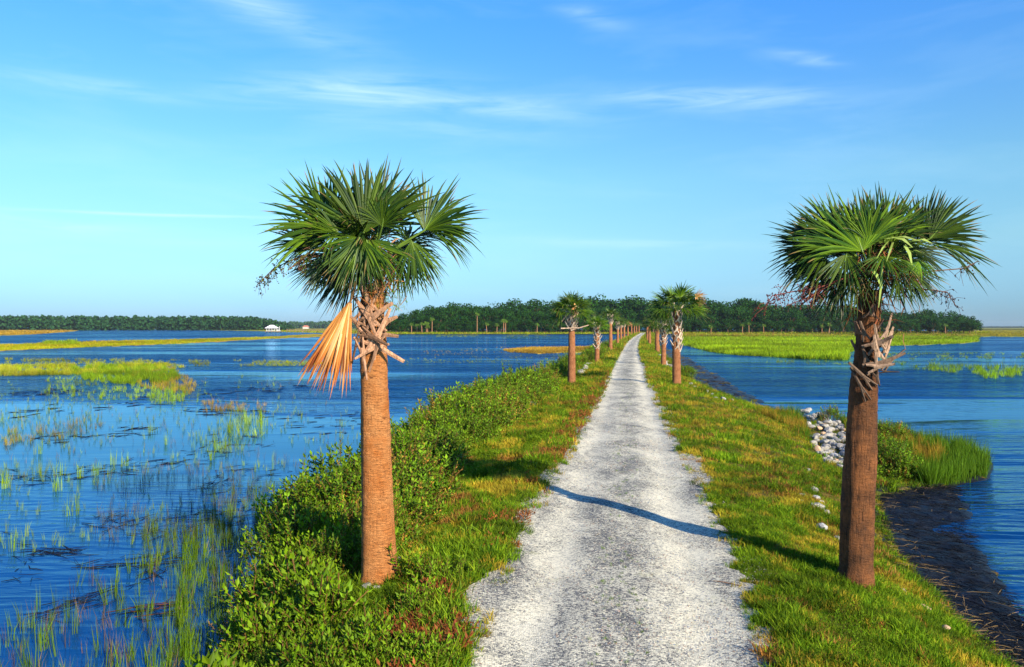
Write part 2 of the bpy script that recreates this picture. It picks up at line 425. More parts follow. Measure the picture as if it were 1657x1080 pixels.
# road: ragged-edged gravel sheet lying on the ground
ysr = np.concatenate([np.arange(-4, 5, .25), np.geomspace(5, 398, 900)])
NR = 49
tt = np.linspace(-1, 1, NR)
Vr = []; Cr = []
for y in ysr:
    c = cen(y); hh = hw(y)
    eL = hh + (fbm(3.3, y, .9, 31) - .5) * .8 + (vn(9, y, .12, 33) - .5) * .2
    eR = hh + (fbm(7.7, y, .9, 35) - .5) * .7 + (vn(2, y, .12, 36) - .5) * .2
    x = c + np.where(tt < 0, tt * eL, tt * eR)
    z = height(x, np.full(NR, y)) + .008
    z[0] -= .02; z[-1] -= .02
    Vr.append(np.stack([x, np.full(NR, y), z], 1))
    d = np.abs(x - c)
    tr = np.exp(-((d - .72) / .3) ** 2) * np.where(x > c, 1.0, .8)         # the worn wheel tracks
    Cr.append(np.stack([tr, np.exp(-(d / .34) ** 2), tr], 1))
i, j = np.meshgrid(np.arange(len(ysr) - 1), np.arange(NR - 1), indexing='ij')
q = (i * NR + j).ravel()
mb = MB(); mb.add(np.concatenate(Vr), np.stack([q, q + 1, q + NR + 1, q + NR], 1), np.concatenate(Cr))
mb.build('road', M_gravel, smooth=True, kind='structure')

# water to the horizon
mb = MB(); mb.add([(-5000, -60, WATER), (5000, -60, WATER), (5000, 7000, WATER), (-5000, 7000, WATER)], np.array([[0, 1, 2, 3]]), (0, 0, 0))
mb.build('water', M_water, kind='structure')

# black mud between grass and water on the right
ym = np.concatenate([np.arange(3, 16.5, .12), np.geomspace(16.5, 130, 120)])
NM = 60
Vm = []
for y in ym:
    a, b = XR(y) - .25, XM(y) + .25 + .3 * (vn(1, y, .7, 40) - .5)
    x = np.linspace(a, b, NM); yy = np.full(NM, y)
    z = height(x, yy) + .012 + .05 * (fbm(x, yy, .35, 42, 3) - .45) * np.clip((x - a) / .3, 0, 1)
    Vm.append(np.stack([x, yy, z], 1))
i, j = np.meshgrid(np.arange(len(ym) - 1), np.arange(NM - 1), indexing='ij')
q = (i * NM + j).ravel()
mb = MB(); mb.add(np.concatenate(Vm), np.stack([q, q + 1, q + NM + 1, q + NM], 1), (0, 0, 0))
mb.build('mud_bank', M_mud, smooth=True, kind='structure')

# ------------------------------------------------------------------ plant templates
def tuft(nb, h=1.0, spread=.35, wd=.03, lean=.5, col=((.2, .3, .02), (.3, .35, .03)), foot=.1, curl=.3):
    V = []; Q = []; T = []; C = []
    for b in range(nb):
        a = R.uniform(0, 2 * np.pi); r = foot * math.sqrt(R.random()); x0, y0 = r * math.cos(a), r * math.sin(a)
        la = a + R.normal(0, .8); l = lean * R.random() * spread * 2; hh = h * R.uniform(.5, 1.05)
        w = wd * R.uniform(.6, 1.2); ya = R.uniform(0, np.pi); wx, wy = math.cos(ya) * w / 2, math.sin(ya) * w / 2
        dx, dy = math.cos(la) * l * hh, math.sin(la) * l * hh
        k = len(V)
        for f, ww in ((0, .8), (.5, 1.0)):
            e = f ** 1.8
            V += [(x0 + dx * e - wx * ww, y0 + dy * e - wy * ww, hh * f), (x0 + dx * e + wx * ww, y0 + dy * e + wy * ww, hh * f)]
        V.append((x0 + dx * (1 + curl * .3), y0 + dy * (1 + curl * .3), hh * (1 - curl * l)))
        Q.append((k, k + 1, k + 3, k + 2)); T.append((k + 2, k + 3, k + 4))
        c = np.array(col[0]) + (np.array(col[1]) - np.array(col[0])) * R.random()
        c = c * R.uniform(.75, 1.25)
        C += [c * .85] * 2 + [c] * 2 + [c * 1.1]
    return np.array(V), [np.array(Q), np.array(T)], np.array(C)

def leaf(V, Q, C, p, d, L, wdt, c, up=None):
    d = Vector(d).normalized(); s = d.cross(Vector((0, 0, 1)) if abs(d.z) < .95 else Vector((1, 0, 0))).normalized()
    s = (Matrix.Rotation(R.uniform(-.7, .7), 3, d) @ s); n = d.cross(s)
    p = Vector(p); k = len(V)
    V += [tuple(p), tuple(p + d * L * .45 + s * wdt / 2 + n * wdt * .15), tuple(p + d * L), tuple(p + d * L * .45 - s * wdt / 2 + n * wdt * .15)]
    Q.append((k, k + 1, k + 2, k + 3)); C += [c] * 4

def sprig(nl=14, h=.28, L=.05, wd=.018, cols=((.06, .16, .012), (.16, .27, .02)), stem=(.16, .09, .03), bend=.12):
    V, Q, C = [], [], []
    bx, by = R.normal(0, bend, 2)
    top = lambda f: (bx * f * f * h, by * f * f * h, h * f)
    for k in range(4):
        p = Vector(top(k / 4)); q = Vector(top((k + 1) / 4)); w_ = .003 * h / .28
        for s in (Vector((w_, 0, 0)), Vector((0, w_, 0))):
            b = len(V); V += [tuple(p - s), tuple(p + s), tuple(q + s), tuple(q - s)]; Q.append((b, b + 1, b + 2, b + 3)); C += [stem] * 4
    for i in range(nl):
        f = .25 + .75 * (i + 1) / nl; a = i * 2.4 + R.uniform(-.3, .3)
        upw = R.uniform(.25, .9) + (f > .85) * .8
        c = np.array(cols[0]) + (np.array(cols[1]) - np.array(cols[0])) * min(1, max(0, R.normal(.35 + .35 * f, .2)))
        leaf(V, Q, C, top(f), (math.cos(a), math.sin(a), upw), L * R.uniform(.7, 1.2), wd * R.uniform(.8, 1.2), c * R.uniform(.8, 1.2))
    return np.array(V), [np.array(Q)], np.array(C)

GRN = ((.035, .13, .006), (.22, .38, .012))
GRN = ((.014, .070, .003), (.17, .29, .006))
sprigs = [sprig(R.integers(12, 18), .28, .052, .022, GRN) for _ in range(7)]
sprigs_br = [sprig(11, .26, .045, .016, ((.25, .13, .02), (.38, .22, .03))) for _ in range(3)]
sprigs_red = [sprig(10, .14, .06, .02, ((.12, .03, .010), (.24, .075, .02))) for _ in range(3)]
LAWN = [tuft(14, .11, .5, .007, 1.0, ((.04, .12, .004), (.19, .29, .008)), .05) for _ in range(7)]
LAWNY = [tuft(12, .10, .5, .007, 1.0, ((.30, .27, .015), (.42, .30, .03)), .05) for _ in range(4)]
LAWNB = [tuft(10, .10, .6, .008, 1.1, ((.34, .14, .025), (.28, .17, .04)), .05) for _ in range(3)]
MARSH = [tuft(9, .55, .16, .009, .7, ((.13, .24, .006), (.28, .38, .012)), .06) for _ in range(7)]
MARSHY = [tuft(9, .5, .2, .011, .8, ((.34, .30, .02), (.42, .30, .05)), .06) for _ in range(4)]
MARSHD = [tuft(6, .5, .2, .008, .8, ((.10, .09, .04), (.30, .24, .12)), .07) for _ in range(4)]

def lerp(a, b, t): return a + (b - a) * t
def strip(n, y0, y1, a, fa, fb, seedless=None):
    """random ground points between two bank lines, denser near the viewer"""
    u = R.random(n)
    y = y0 * np.exp(u * math.log(y1 / y0)) if a == 1 else (y0 ** (1 - a) + u * (y1 ** (1 - a) - y0 ** (1 - a))) ** (1 / (1 - a))
    x = lerp(fa(y), fb(y), R.random(n))
    return x, y

def tints(n, lo=.75, hi=1.25): return np.repeat(R.uniform(lo, hi, n)[:, None], 3, 1) * R.uniform(.93, 1.07, (n, 3))

# ------------------------------------------------------------------ grass on the causeway verges
mbg = MB()
PILE = gp(*np.array([(1295, 662), (1318, 666), (1340, 680), (1366, 688), (1374, 712), (1376, 762), (1362, 766), (1338, 752), (1314, 730), (1308, 700), (1296, 680)]).T)[:, :2]
def inside(px, py, poly):
    ins = np.zeros(len(px), bool); k = len(poly) - 1
    for i in range(len(poly)):
        (xi, yi), (xk, yk) = poly[i], poly[k]
        ins ^= ((yi > py) != (yk > py)) & (px < (xk - xi) * (py - yi) / (yk - yi + 1e-9) + xi); k = i
    return ins
def lay_grass(x, y, sbase=1.0, yel=0.0):
    z = height(x, y) - .01
    keep = (z > WATER - .02) & ~(inside(x, y, PILE) & (R.random(len(x)) < .70))
    x, y, z = x[keep], y[keep], z[keep]
    n = len(x)
    far = np.clip((y / 11.0) ** .55, 1, 4.2)
    pos = np.stack([x, y, z], 1)
    p1 = .55 * fbm(x, y, 1.1, 51) + .45 * vn(x, y, .28, 55) + .22 * (R.random(n) - .5) + yel
    p2 = .6 * fbm(x, y, .9, 61) + .4 * vn(x, y, .2, 65) + .16 * (R.random(n) - .5)
    typ = np.where(p2 > .655, 2, np.where(p1 > .56, 1, 0))
    lush = .30 + 1.15 * fbm(x, y, .5, 71, 3) + 1.0 * np.clip(vn(x, y, .3, 75) - .62, 0, 1)
    tone = np.clip(.02 + 1.75 * (.6 * fbm(x, y, 1.0, 81) + .4 * vn(x, y, .25, 85)), .25, 1.6)
    for k, T in enumerate((LAWN, LAWNY, LAWNB)):
        m = typ == k
        s = far[m] * sbase * lush[m] * R.uniform(.7, 1.25, m.sum())
        stamp(mbg, T, pos[m], R.uniform(0, 6.28, m.sum()), s, R.uniform(0, .35, m.sum()), None, tints(m.sum(), .8, 1.2) * tone[m][:, None])
x, y = strip(31000, 4.6, 60, 1.55, lambda y: cen(y) + ER(y) - .04, lambda y: np.minimum(XR(y) + .1, cen(y) + hw(y) + 5.2))
lay_grass(x, y)
x, y = strip(14000, 60, 395, 1.2, lambda y: cen(y) + hw(y) - .1, lambda y: XR(y))
lay_grass(x, y, 1.3, .05)
x, y = strip(15000, 7.5, 45, 1.4, lambda y: cen(y) - EL(y) + .04, lambda y: cen(y) - hw(y) - np.interp(y, [7, 9, 12, 20, 30, 45], [1.0, 1.6, 2.4, 2.4, 2.6, 2.6]))
m = x > XL(y)
lay_grass(x[m], y[m], 1.25, .0)
x, y = strip(12000, 45, 395, 1.2, lambda y: cen(y) - hw(y) + .1, lambda y: XL(y))
lay_grass(x, y, 1.4, .05)
# creeping tufts spilling on to the gravel
for sg in (-1, 1):
    x, y = strip(1500, 5, 45, 1.4, lambda y: cen(y) + sg * (hw(y) - .30), lambda y: cen(y) + sg * (hw(y) + .12))
    m = fbm(x, y, .5, 201 + sg) > .46
    lay_grass(x[m], y[m], .75, .06)
# low leafy weeds among the grass of the right verge
x, y = strip(2600, 6, 40, 1.4, lambda y: cen(y) + hw(y) + .2, lambda y: np.minimum(XR(y) - .1, cen(y) + hw(y) + 4.5))
m = ((fbm(x, y, .8, 221) > .56) | ((np.hypot(x - 6.9, y - 15.6) < 1.0) & (R.random(len(x)) < .8))) & ~inside(x, y, PILE)
x, y = x[m], y[m]; z = height(x, y) - .01
stamp(mbg, sprigs, np.stack([x, y, z], 1), R.uniform(0, 6.28, len(x)), R.uniform(.3, .6, len(x)) * np.clip((y / 11) ** .5, 1, 2), R.uniform(.1, .8, len(x)), None, tints(len(x)) * .9)
# sparse sprouts in the middle and edges of the road
x, y = strip(260, 6, 60, 1.3, lambda y: cen(y) - .25, lambda y: cen(y) + .25)
z = height(x, y)
stamp(mbg, LAWN, np.stack([x, y, z], 1), R.uniform(0, 6.28, len(x)), R.uniform(.2, .5, len(x)), None, None, tints(len(x)))
mbg.build('verge_grass', M_grass, kind='stuff', label='short green and straw coloured grass on both verges of the gravel road', category='grass')

# ------------------------------------------------------------------ leafy ground cover by the near left bank
mbc = MB()
x, y = strip(9500, 5.0, 11, 1.3, lambda y: XL(y) + .15, lambda y: cen(y) - EL(y) - .02)
clump = fbm(x, y, .55, 91)
dR = cen(y) - hw(y) - x
m = (clump > .36) & ~((y > 8.4) & (dR < 1.5)) & (np.hypot(x + 1.38, y - 8.0) > .42) & ~((np.abs(x + 1.28) < .33) & (y < 8.2) & (y > 7.0))
x, y, clump = x[m], y[m], clump[m]; dR = dR[m]
z = height(x, y) - .02
pos = np.stack([x, y, z], 1)
hgt = np.clip(.45 + (clump - .36) * 3.2, .4, 1.5) * np.clip(.45 + dR * .5, .5, 1.2)
red = fbm(x, y, .4, 101) > np.where(dR < 1.0, .52, .66)
tone = (.6 + .8 * fbm(x, y, .5, 77))[:, None]
stamp(mbc, sprigs, pos[~red], R.uniform(0, 6.28, (~red).sum()), hgt[~red] * R.uniform(.7, 1.3, (~red).sum()), R.uniform(0, .7, (~red).sum()), None, tints((~red).sum()) * tone[~red])
stamp(mbc, sprigs_red, pos[red], R.uniform(0, 6.28, red.sum()), R.uniform(.6, 1.2, red.sum()), R.uniform(0, .8, red.sum()), None, tints(red.sum()))
x, y = strip(2600, 5.0, 10, 1.3, lambda y: XL(y) + .2, lambda y: cen(y) - EL(y) + .05)
k_ = ~((np.abs(x + 1.3) < .36) & (y < 8.3) & (y > 7.2)); x, y = x[k_], y[k_]
pos = np.stack([x, y, height(x, y) - .02], 1)
stamp(mbc, LAWN, pos, R.uniform(0, 6.28, len(x)), R.uniform(.9, 2.3, len(x)), R.uniform(0, .4, len(x)), None, tints(len(x)) * .95)
# leafy weeds creeping on to both road edges and round the rocks
x, y = strip(900, 9, 45, 1.3, lambda y: cen(y) - hw(y) - .35, lambda y: cen(y) - hw(y) + .2)
rd = fbm(x, y, .8, 111) > .52
pos = np.stack([x, y, height(x, y) - .02], 1); s = np.clip((y / 10) ** .4, 1, 2)
stamp(mbc, sprigs, pos[~rd], R.uniform(0, 6.28, (~rd).sum()), .45 * s[~rd], R.uniform(.2, .9, (~rd).sum()), None, tints((~rd).sum()))
stamp(mbc, sprigs_red, pos[rd], R.uniform(0, 6.28, rd.sum()), .9 * s[rd], R.uniform(.3, .9, rd.sum()), None, tints(rd.sum()) * np.array([1.1, 1.3, 1.0]))
mbc.build('leafy_ground_cover', M_leaf, kind='stuff', label='low leafy weeds covering the near left bank beside the gravel', category='weeds')

# ------------------------------------------------------------------ shrubs on the left bank
bigsprigs = [sprig(R.integers(11, 16), .27, .066, .032, ((.010, .060, .003), (.17, .30, .006))) for _ in range(7)]
def shrub_mesh(n, rr, hh, seed, brown=.08, cols=None):
    m_ = MB(); T = bigsprigs
    a = R.uniform(0, 2 * np.pi, n); u = R.random(n) ** .5
    el_ = np.arcsin(R.uniform(0.02, 1, n))
    lump = .45 + 1.0 * fbm(np.cos(a) * 2 + seed, np.sin(a) * 2 + el_ * 2, .7, seed)
    rad_ = lump * (0.55 + .45 * R.random(n) ** .5)
    x = np.cos(a) * np.cos(el_) * rr * rad_; y = np.sin(a) * np.cos(el_) * rr * rad_; z = np.sin(el_) * hh * rad_ - .12
    pos = np.stack([x, y, z], 1)
    tilt = (1 - el_ / (np.pi / 2)) * R.uniform(.4, 1.1, n)
    br = R.random(n) < brown
    tn = tints(n, .7, 1.25) * (.35 + 1.3 * fbm(x * 3, y * 3 + z * 3, .8, seed + 5))[:, None]
    s = R.uniform(.65, 1.15, n)
    stamp(m_, T, pos[~br], R.uniform(0, 6.28, (~br).sum()), s[~br], tilt[~br], a[~br], tn[~br])
    if br.any(): stamp(m_, sprigs_br, pos[br], R.uniform(0, 6.28, br.sum()), s[br], tilt[br], a[br], tn[br])
    return m_.mesh('shrub', M_leaf)
def stems_mesh(rr, hh):
    m_ = MB()
    for k in range(16):
        a = R.uniform(0, 6.28); e = R.uniform(.5, 1.4)
        p = Vector((math.cos(a) * math.cos(e) * rr, math.sin(a) * math.cos(e) * rr, math.sin(e) * hh)) * .85
        q = Vector((p.x * .15, p.y * .15, -.12)); mid = (p + q) / 2 + Vector((R.normal(0, .03), R.normal(0, .03), .05))
        tube(m_, [q, mid, p], [.011, .008, .004], (.13, .07, .035), 4)
    return m_.mesh('stems', M_boot)
shrubs = [(shrub_mesh(350, .62, .66, 120 + k, [.03, .05, .06, .40, .04][k]), stems_mesh(.5, .5)) for k in range(5)]
def put_shrub(x, y, s, label, group, var=None, dz=0.0, name='salt_marsh_shrub'):
    k = int(R.integers(0, 5)) if var is None else var
    o = empty(name, (x, y, float(height(x, y)) + dz), label=label, cat='shrub', group=group)
    o.rotation_euler.z = R.uniform(0, 6.28); o.scale = (s * R.uniform(.9, 1.15), s * R.uniform(.9, 1.15), s * R.uniform(.85, 1.15))
    for nm, me in (('foliage', shrubs[k][0]), ('stems', shrubs[k][1])):
        c = bpy.data.objects.new(nm, me); COL.objects.link(c); c.parent = o
    return o
GSL = 'leafy shrubs hedging the left bank'
LSL = 'rounded green leafy shrub in the hedge between the left water and the verge'
def xB(y): return np.interp(y, [6, 8, 9.5, 12.8, 16, 19.6, 25, 30.2, 36, 40], [-1.6, -1.5, -1.05, -1.2, -.9, -.55, .4, 1.5, 2.3, 3.0])
pts = []
yy = 6.0
while yy < 37:
    step = np.interp(yy, [6, 11, 14, 37], [.62, .66, .95, 1.15])
    a, b = float(XL(yy)) + .35, float(xB(yy)) - .3
    nx = max(1, int((b - a) / step) + 1)
    for k in range(nx):
        x = a + (b - a) * (k + .5) / nx + R.uniform(-.15, .15); y = yy + R.uniform(-.2, .2)
        if np.hypot(x + 1.38, y - 8.1) < .75: continue            # room for the near palm
        if y < 9 and R.random() < .35: continue
        if abs(x + 1.3) < .6 and 6.9 < y < 8.6: continue
        if abs(y - .0 - 10.3) < .7 and x > -2.6 and x < -1.9: continue  # the dark gap behind the near palm
        pts.append((x, y))
    yy += step
for (x, y) in pts:
    s = np.interp(y, [6, 8, 10, 14, 22, 37], [.5, .55, .85, 1.30, 1.38, 1.3]) * R.uniform(.72, 1.18)
    edge = x > float(xB(y)) - .9
    var = 3 if (edge and 9.5 < y < 14 and R.random() < .75) else None
    if y < 9: s *= .9
    put_shrub(x, y, s, LSL if var != 3 else 'browning leafy shrub at the verge side of the left hedge', GSL if var != 3 else 'browning shrubs at the verge side of the left hedge', var)
for (x, y) in [(float(xx), float(q_)) for q_ in np.arange(40, 100, 2.6) for xx in (XL(q_) + .5, XL(q_) + 1.5)]:
    if R.random() < .3: continue
    put_shrub(x + R.uniform(-.2, .2), y, R.uniform(1.0, 1.6), 'dark green shrub at the water edge beyond the second palm on the left', 'far shrubs on the left water edge')
for (px, py, s) in [(1335, 672, 1.0), (1352, 668, .9), (1322, 668, .7), (1345, 684, .7), (1436, 770, .95), (1425, 745, .9), (1450, 775, .7), (1440, 715, .9), (1430, 690, .8), (1425, 760, .8)]:
    p = gp(px, py)
    put_shrub(p[0], p[1], s, 'leafy shrub on the small grassy point behind the right palm', 'shrubs on the grassy point at the right')
for (px, py, s) in [(1107, 612, .9), (1112, 604, .8), (1090, 597, .8), (1085, 590, .8)]:
    p = gp(px, py)
    put_shrub(p[0], p[1], s, 'small brown green shrub on the bank by the second right palm', 'shrubs by the second right palm')

# ------------------------------------------------------------------ tall grass on the right point
mbp = MB()
x, y = strip(5200, 15.9, 29, 1.2, lambda y: cen(y) + hw(y) + np.interp(y, [15.9, 17, 18, 29], [5.0, 4.6, 3.9, 3.5]), lambda y: XR(y) + .12)
m = (x < XR(y) + .1 * R.random(len(x)) + .05) & ~inside(x, y, PILE)
x, y = x[m], y[m]
z = np.maximum(height(x, y), WATER) - .02
pos = np.stack([x, y, z], 1)
e = (XR(y) - x)
yl = (fbm(x, y, 1.2, 131) + .25 * (R.random(len(x)) - .5) > .47) & (e > 1.0)
sz = np.where(e < 1.2, 1.15, .95) * R.uniform(.6, 1.2, len(x))
stamp(mbp, MARSH, pos[~yl], R.uniform(0, 6.28, (~yl).sum()), sz[~yl] * .82, R.uniform(0, .4, (~yl).sum()), None, tints((~yl).sum(), .6, 1.2) * np.array([.36, .50, .6]))
stamp(mbp, MARSHY, pos[yl], R.uniform(0, 6.28, yl.sum()), sz[yl] * .8, R.uniform(0, .4, yl.sum()), None, tints(yl.sum(), .6, 1.2) * np.array([.72, .62, .5]))
mbp.build('marsh_point_grass', M_grass, kind='stuff', label='tall green and golden marsh grass on the small point behind the right palm', category='grass')

# ------------------------------------------------------------------ marsh flats and marsh grass standing in water
def poly_pts(poly, n):
    poly = np.array(poly, float); x0, y0 = poly.min(0); x1, y1 = poly.max(0)
    out = []
    got = 0
    while got < n:
        p = np.stack([R.uniform(x0, x1, n * 2), R.uniform(y0, y1, n * 2)], 1)
        ins = np.zeros(len(p), bool); k = len(poly) - 1
        for i in range(len(poly)):
            xi, yi = poly[i]; xk, yk = poly[k]
            c = ((yi > p[:, 1]) != (yk > p[:, 1])) & (p[:, 0] < (xk - xi) * (p[:, 1] - yi) / (yk - yi + 1e-9) + xi)
            ins ^= c; k = i
        out.append(p[ins]); got += int(ins.sum())
    return np.concatenate(out)[:n]

def flat(name, poly, m_, z=WATER + .05):
    """a low bank of marsh ground, its outline subdivided and made ragged"""
    pts = []
    n = len(poly)
    for i in range(n):
        a, b = np.array(poly[i], float), np.array(poly[(i + 1) % n], float)
        k = max(2, int(np.hypot(*(b - a)) / 6))
        for s in range(k): pts.append(a + (b - a) * s / k)
    P = [gp(p[0], max(p[1] + (vn(p[0], p[1], 9, 5) - .5) * .12 * max(0, p[1] - HY) ** .8, HY + 1.2), WATER) for p in pts]
    me = bpy.data.meshes.new(name)
    top = [(float(p[0]), float(p[1]), z) for p in P]
    V_ = top + [(a, b, WATER - .3) for a, b, _ in top]
    nn = len(top)
    me.from_pydata(V_, [], [list(range(nn))] + [[i, (i + 1) % nn, nn + (i + 1) % nn, nn + i] for i in range(nn)])
    me.update(); me.materials.append(m_)
    o = bpy.data.objects.new(name, me); COL.objects.link(o); tag(o, kind='structure')
    return o

mbm = MB()
def marsh(poly, n, h, tpl, tint=(1, 1, 1), wide=1.0, thr=0.0, ns=14, seed=140, z=WATER - .03):
    p = poly_pts(poly, n)
    if thr > 0:
        nz = fbm(p[:, 0], p[:, 1] * 2.2, ns, seed); p = p[nz > thr]
    g = gp(p[:, 0], p[:, 1], WATER); g[:, 2] = z
    d = g[:, 1]; k = len(g)
    s = h / .52 * R.uniform(.65, 1.2, k)
    ws = s * np.clip(d / 30.0, .8, 12) * wide
    tone = .2 + 1.5 * fbm(g[:, 0] / np.maximum(d, 20) * 60, g[:, 1] / np.maximum(d, 20) * 0 + np.log(d) * 60, 5, seed + 7)
    s = s * (.45 + .9 * fbm(g[:, 0], g[:, 1], np.maximum(d.mean() / 25, .6), seed + 9))
    stamp(mbm, tpl, g, R.uniform(0, 6.28, k), np.stack([ws, ws, s], 1), R.uniform(0, .3, k), None, tints(k, .7, 1.25) * np.array(tint) * np.array([.92, .86, 1]) * tone[:, None])

# left side, far to near
flat('marsh_flat', [(-60, 532.5), (60, 532.3), (135, 533), (120, 536.5), (60, 541), (0, 543.5), (-60, 544)], M_flaty)
marsh([(-20, 532.8), (130, 533.2), (110, 537), (60, 541), (-20, 543)], 1500, .8, MARSHY, (1.1, .95, .6), thr=.0)
flat('marsh_flat', [(-200, 531.2), (300, 531.3), (540, 531.5), (760, 533), (620, 541), (540, 540), (500, 538.5), (455, 537.5), (400, 535.8), (225, 532.6), (-200, 532)], M_flat)
marsh([(230, 531.8), (540, 531.8), (600, 540), (470, 538), (410, 535)], 1600, .9, MARSH, (1.3, 1.0, .7))
flat('marsh_flat', [(-60, 560), (40, 558), (75, 556), (230, 551), (300, 549.5), (420, 546), (500, 541), (540, 541.5), (560, 545), (470, 547), (420, 549.5), (300, 556), (200, 560), (100, 564), (0, 568), (-60, 570)], M_flaty)
marsh([(-10, 560), (75, 557), (230, 552), (420, 546.5), (545, 542.5), (470, 546.5), (420, 549), (300, 556), (200, 560), (100, 564), (-10, 568)], 5200, .5, MARSH, (1.35, 1.0, .7))
marsh([(-10, 560), (75, 556.5), (230, 551.5), (300, 551), (300, 556), (100, 563), (-10, 568)], 1200, .55, MARSHY, (1, 1.0, .6), thr=.45)
marsh([(70, 555), (120, 553), (130, 559), (72, 561)], 260, .8, MARSH, (1, 1.1, .8))
marsh([(-10, 581), (420, 584), (580, 590), (420, 594), (-10, 588)], 1300, .35, MARSH, (1.1, .9, .9), thr=.50, ns=30)
marsh([(400, 584), (600, 582), (900, 575), (900, 585), (600, 592), (400, 592)], 500, .25, MARSH, (1.0, .9, .9), thr=.50, ns=30)
marsh([(-10, 592), (280, 590), (300, 595), (230, 603), (110, 607), (-10, 609)], 3000, .4, MARSHY, (.8, 1.1, .6), thr=.49, ns=12)
marsh([(-10, 592), (280, 590), (300, 595), (230, 603), (110, 607), (-10, 609)], 2000, .4, MARSH, (1.25, 1.05, .8), thr=.47, ns=12, seed=144)
marsh([(115, 600), (165, 594), (240, 595), (280, 600), (290, 612), (265, 622), (200, 622), (140, 618)], 2600, .55, MARSH, (.8, .95, .8), thr=.47, ns=8)
marsh([(200, 600), (280, 596), (320, 622), (310, 640), (230, 628)], 700, .4, MARSHY, (.85, .85, .8), thr=.4)
marsh([(70, 610), (290, 615), (300, 650), (170, 650), (60, 640)], 420, .42, MARSH, (1, 1.1, 1), thr=.50, ns=10)
marsh([(240, 628), (300, 628), (302, 652), (245, 656)], 90, .5, MARSH, (.95, 1.1, 1))
marsh([(325, 650), (430, 655), (430, 668), (330, 668)], 160, .35, MARSHY, (.8, .7, .9), thr=.45)
marsh([(375, 670), (425, 670), (430, 705), (400, 715), (370, 700)], 60, .55, MARSH, (1, 1.1, 1))
marsh([(300, 700), (380, 690), (400, 735), (310, 735)], 70, .4, MARSH, (.95, 1.1, 1))
marsh([(5, 695), (120, 680), (170, 672), (175, 690), (110, 712), (5, 722)], 230, .3, MARSHY, (.7, .75, .9), thr=.50, ns=9)
marsh([(0, 640), (160, 640), (160, 720), (0, 720)], 260, .3, MARSH, (.9, .9, .9), thr=.45)
marsh([(0, 610), (520, 610), (600, 700), (520, 760), (0, 780)], 750, .32, MARSH, (.9, .95, .9), thr=.46, ns=40)
marsh([(0, 610), (520, 610), (600, 700), (520, 760), (0, 780)], 450, .3, MARSHD, (.8, .8, .9), thr=.40, ns=40, seed=150)
marsh([(0, 760), (470, 750), (400, 870), (0, 900)], 300, .28, MARSH, (.8, .9, .9), thr=.47, ns=60)
marsh([(150, 780), (500, 730), (470, 800), (400, 880), (150, 880)], 520, .33, MARSHD, (.55, .7, .7), thr=.44, ns=50)
marsh([(230, 830), (420, 760), (480, 780), (390, 880), (330, 960), (230, 930)], 230, .34, MARSH, (.5, .62, .6), thr=.45, ns=30)
for (px, py) in [(97, 770), (128, 775), (205, 755), (183, 752), (12, 790), (245, 700), (268, 720), (115, 835), (30, 890), (155, 770), (62, 735), (345, 745), (425, 690), (90, 795)]:
    g = gp(px, py, WATER); g[2] = WATER - .03
    stamp(mbm, MARSH, np.tile(g, (3, 1)) + R.normal(0, .05, (3, 3)) * [1, 1, 0], R.uniform(0, 6.28, 3), np.full(3, .85), None, None, tints(3) * np.array([.9, 1, 1]))
# near left edge
nearp = [(0, 1020), (70, 980), (150, 930), (260, 900), (350, 850), (410, 850), (400, 930), (340, 1000), (310, 1100), (300, 1300), (-200, 1300), (-200, 1050)]
marsh(nearp, 620, .40, MARSH, (.45, .62, .6), thr=.44, ns=40)
marsh(nearp, 300, .42, MARSHD, (.8, .7, .7), thr=.42, ns=50, seed=160)
marsh([(300, 860), (420, 800), (440, 840), (400, 920), (330, 1100), (270, 1100)], 330, .42, MARSH, (.42, .58, .6), thr=.42, ns=30)
# middle: behind the left water
marsh([(620, 541.5), (900, 541), (910, 545), (620, 546)], 900, .3, MARSH, (1.1, 1, .8), thr=.45, ns=40)
flat('marsh_flat', [(815, 566), (850, 562.5), (930, 561), (975, 560), (975, 566), (930, 571), (870, 572), (825, 570)], M_flaty)
marsh([(812, 567), (850, 563.5), (930, 562), (975, 561), (975, 566), (930, 571.5), (870, 573), (825, 570.5)], 1100, .45, MARSHY, (.95, .8, .7))
marsh([(680, 568), (830, 560), (830, 572), (700, 576)], 160, .25, MARSHY, (.8, .8, .9), thr=.45)
marsh([(870, 585), (930, 583), (925, 600), (880, 604)], 200, .3, MARSH, (.9, 1, .9), thr=.3)
# orange reeds on the far left bank
# right side
flat('marsh_flat', [(1098, 541), (1300, 540.5), (1500, 540), (1590, 533), (1760, 532.5), (1760, 545), (1660, 545.5), (1585, 545), (1583, 553), (1560, 556), (1480, 559), (1420, 560), (1370, 566), (1370, 580), (1300, 579), (1200, 574), (1150, 568), (1100, 556)], M_flat)
R1 = [(1098, 541), (1300, 540.5), (1585, 540), (1583, 553), (1560, 556), (1480, 559), (1400, 562), (1372, 572), (1372, 582), (1300, 581), (1200, 576), (1150, 570), (1100, 558)]
marsh(R1, 15000, .62, MARSH, (1.05, 1.15, .8))
marsh([(1100, 541), (1585, 540), (1585, 545), (1100, 546)], 1500, .8, MARSHY, (.8, .8, .7))
marsh([(1100, 556), (1150, 569), (1200, 575), (1300, 581), (1372, 583), (1372, 574), (1200, 566), (1110, 550)], 3500, .75, MARSH, (1.1, 1.2, .8))
marsh([(1585, 534), (1700, 533.5), (1700, 544.5), (1585, 544.5)], 1800, .7, MARSHY, (.8, .95, .6))
marsh([(1380, 566), (1500, 571), (1657, 571), (1700, 579), (1500, 584), (1390, 580)], 700, .3, MARSH, (1, 1.1, .9), thr=.48, ns=12)
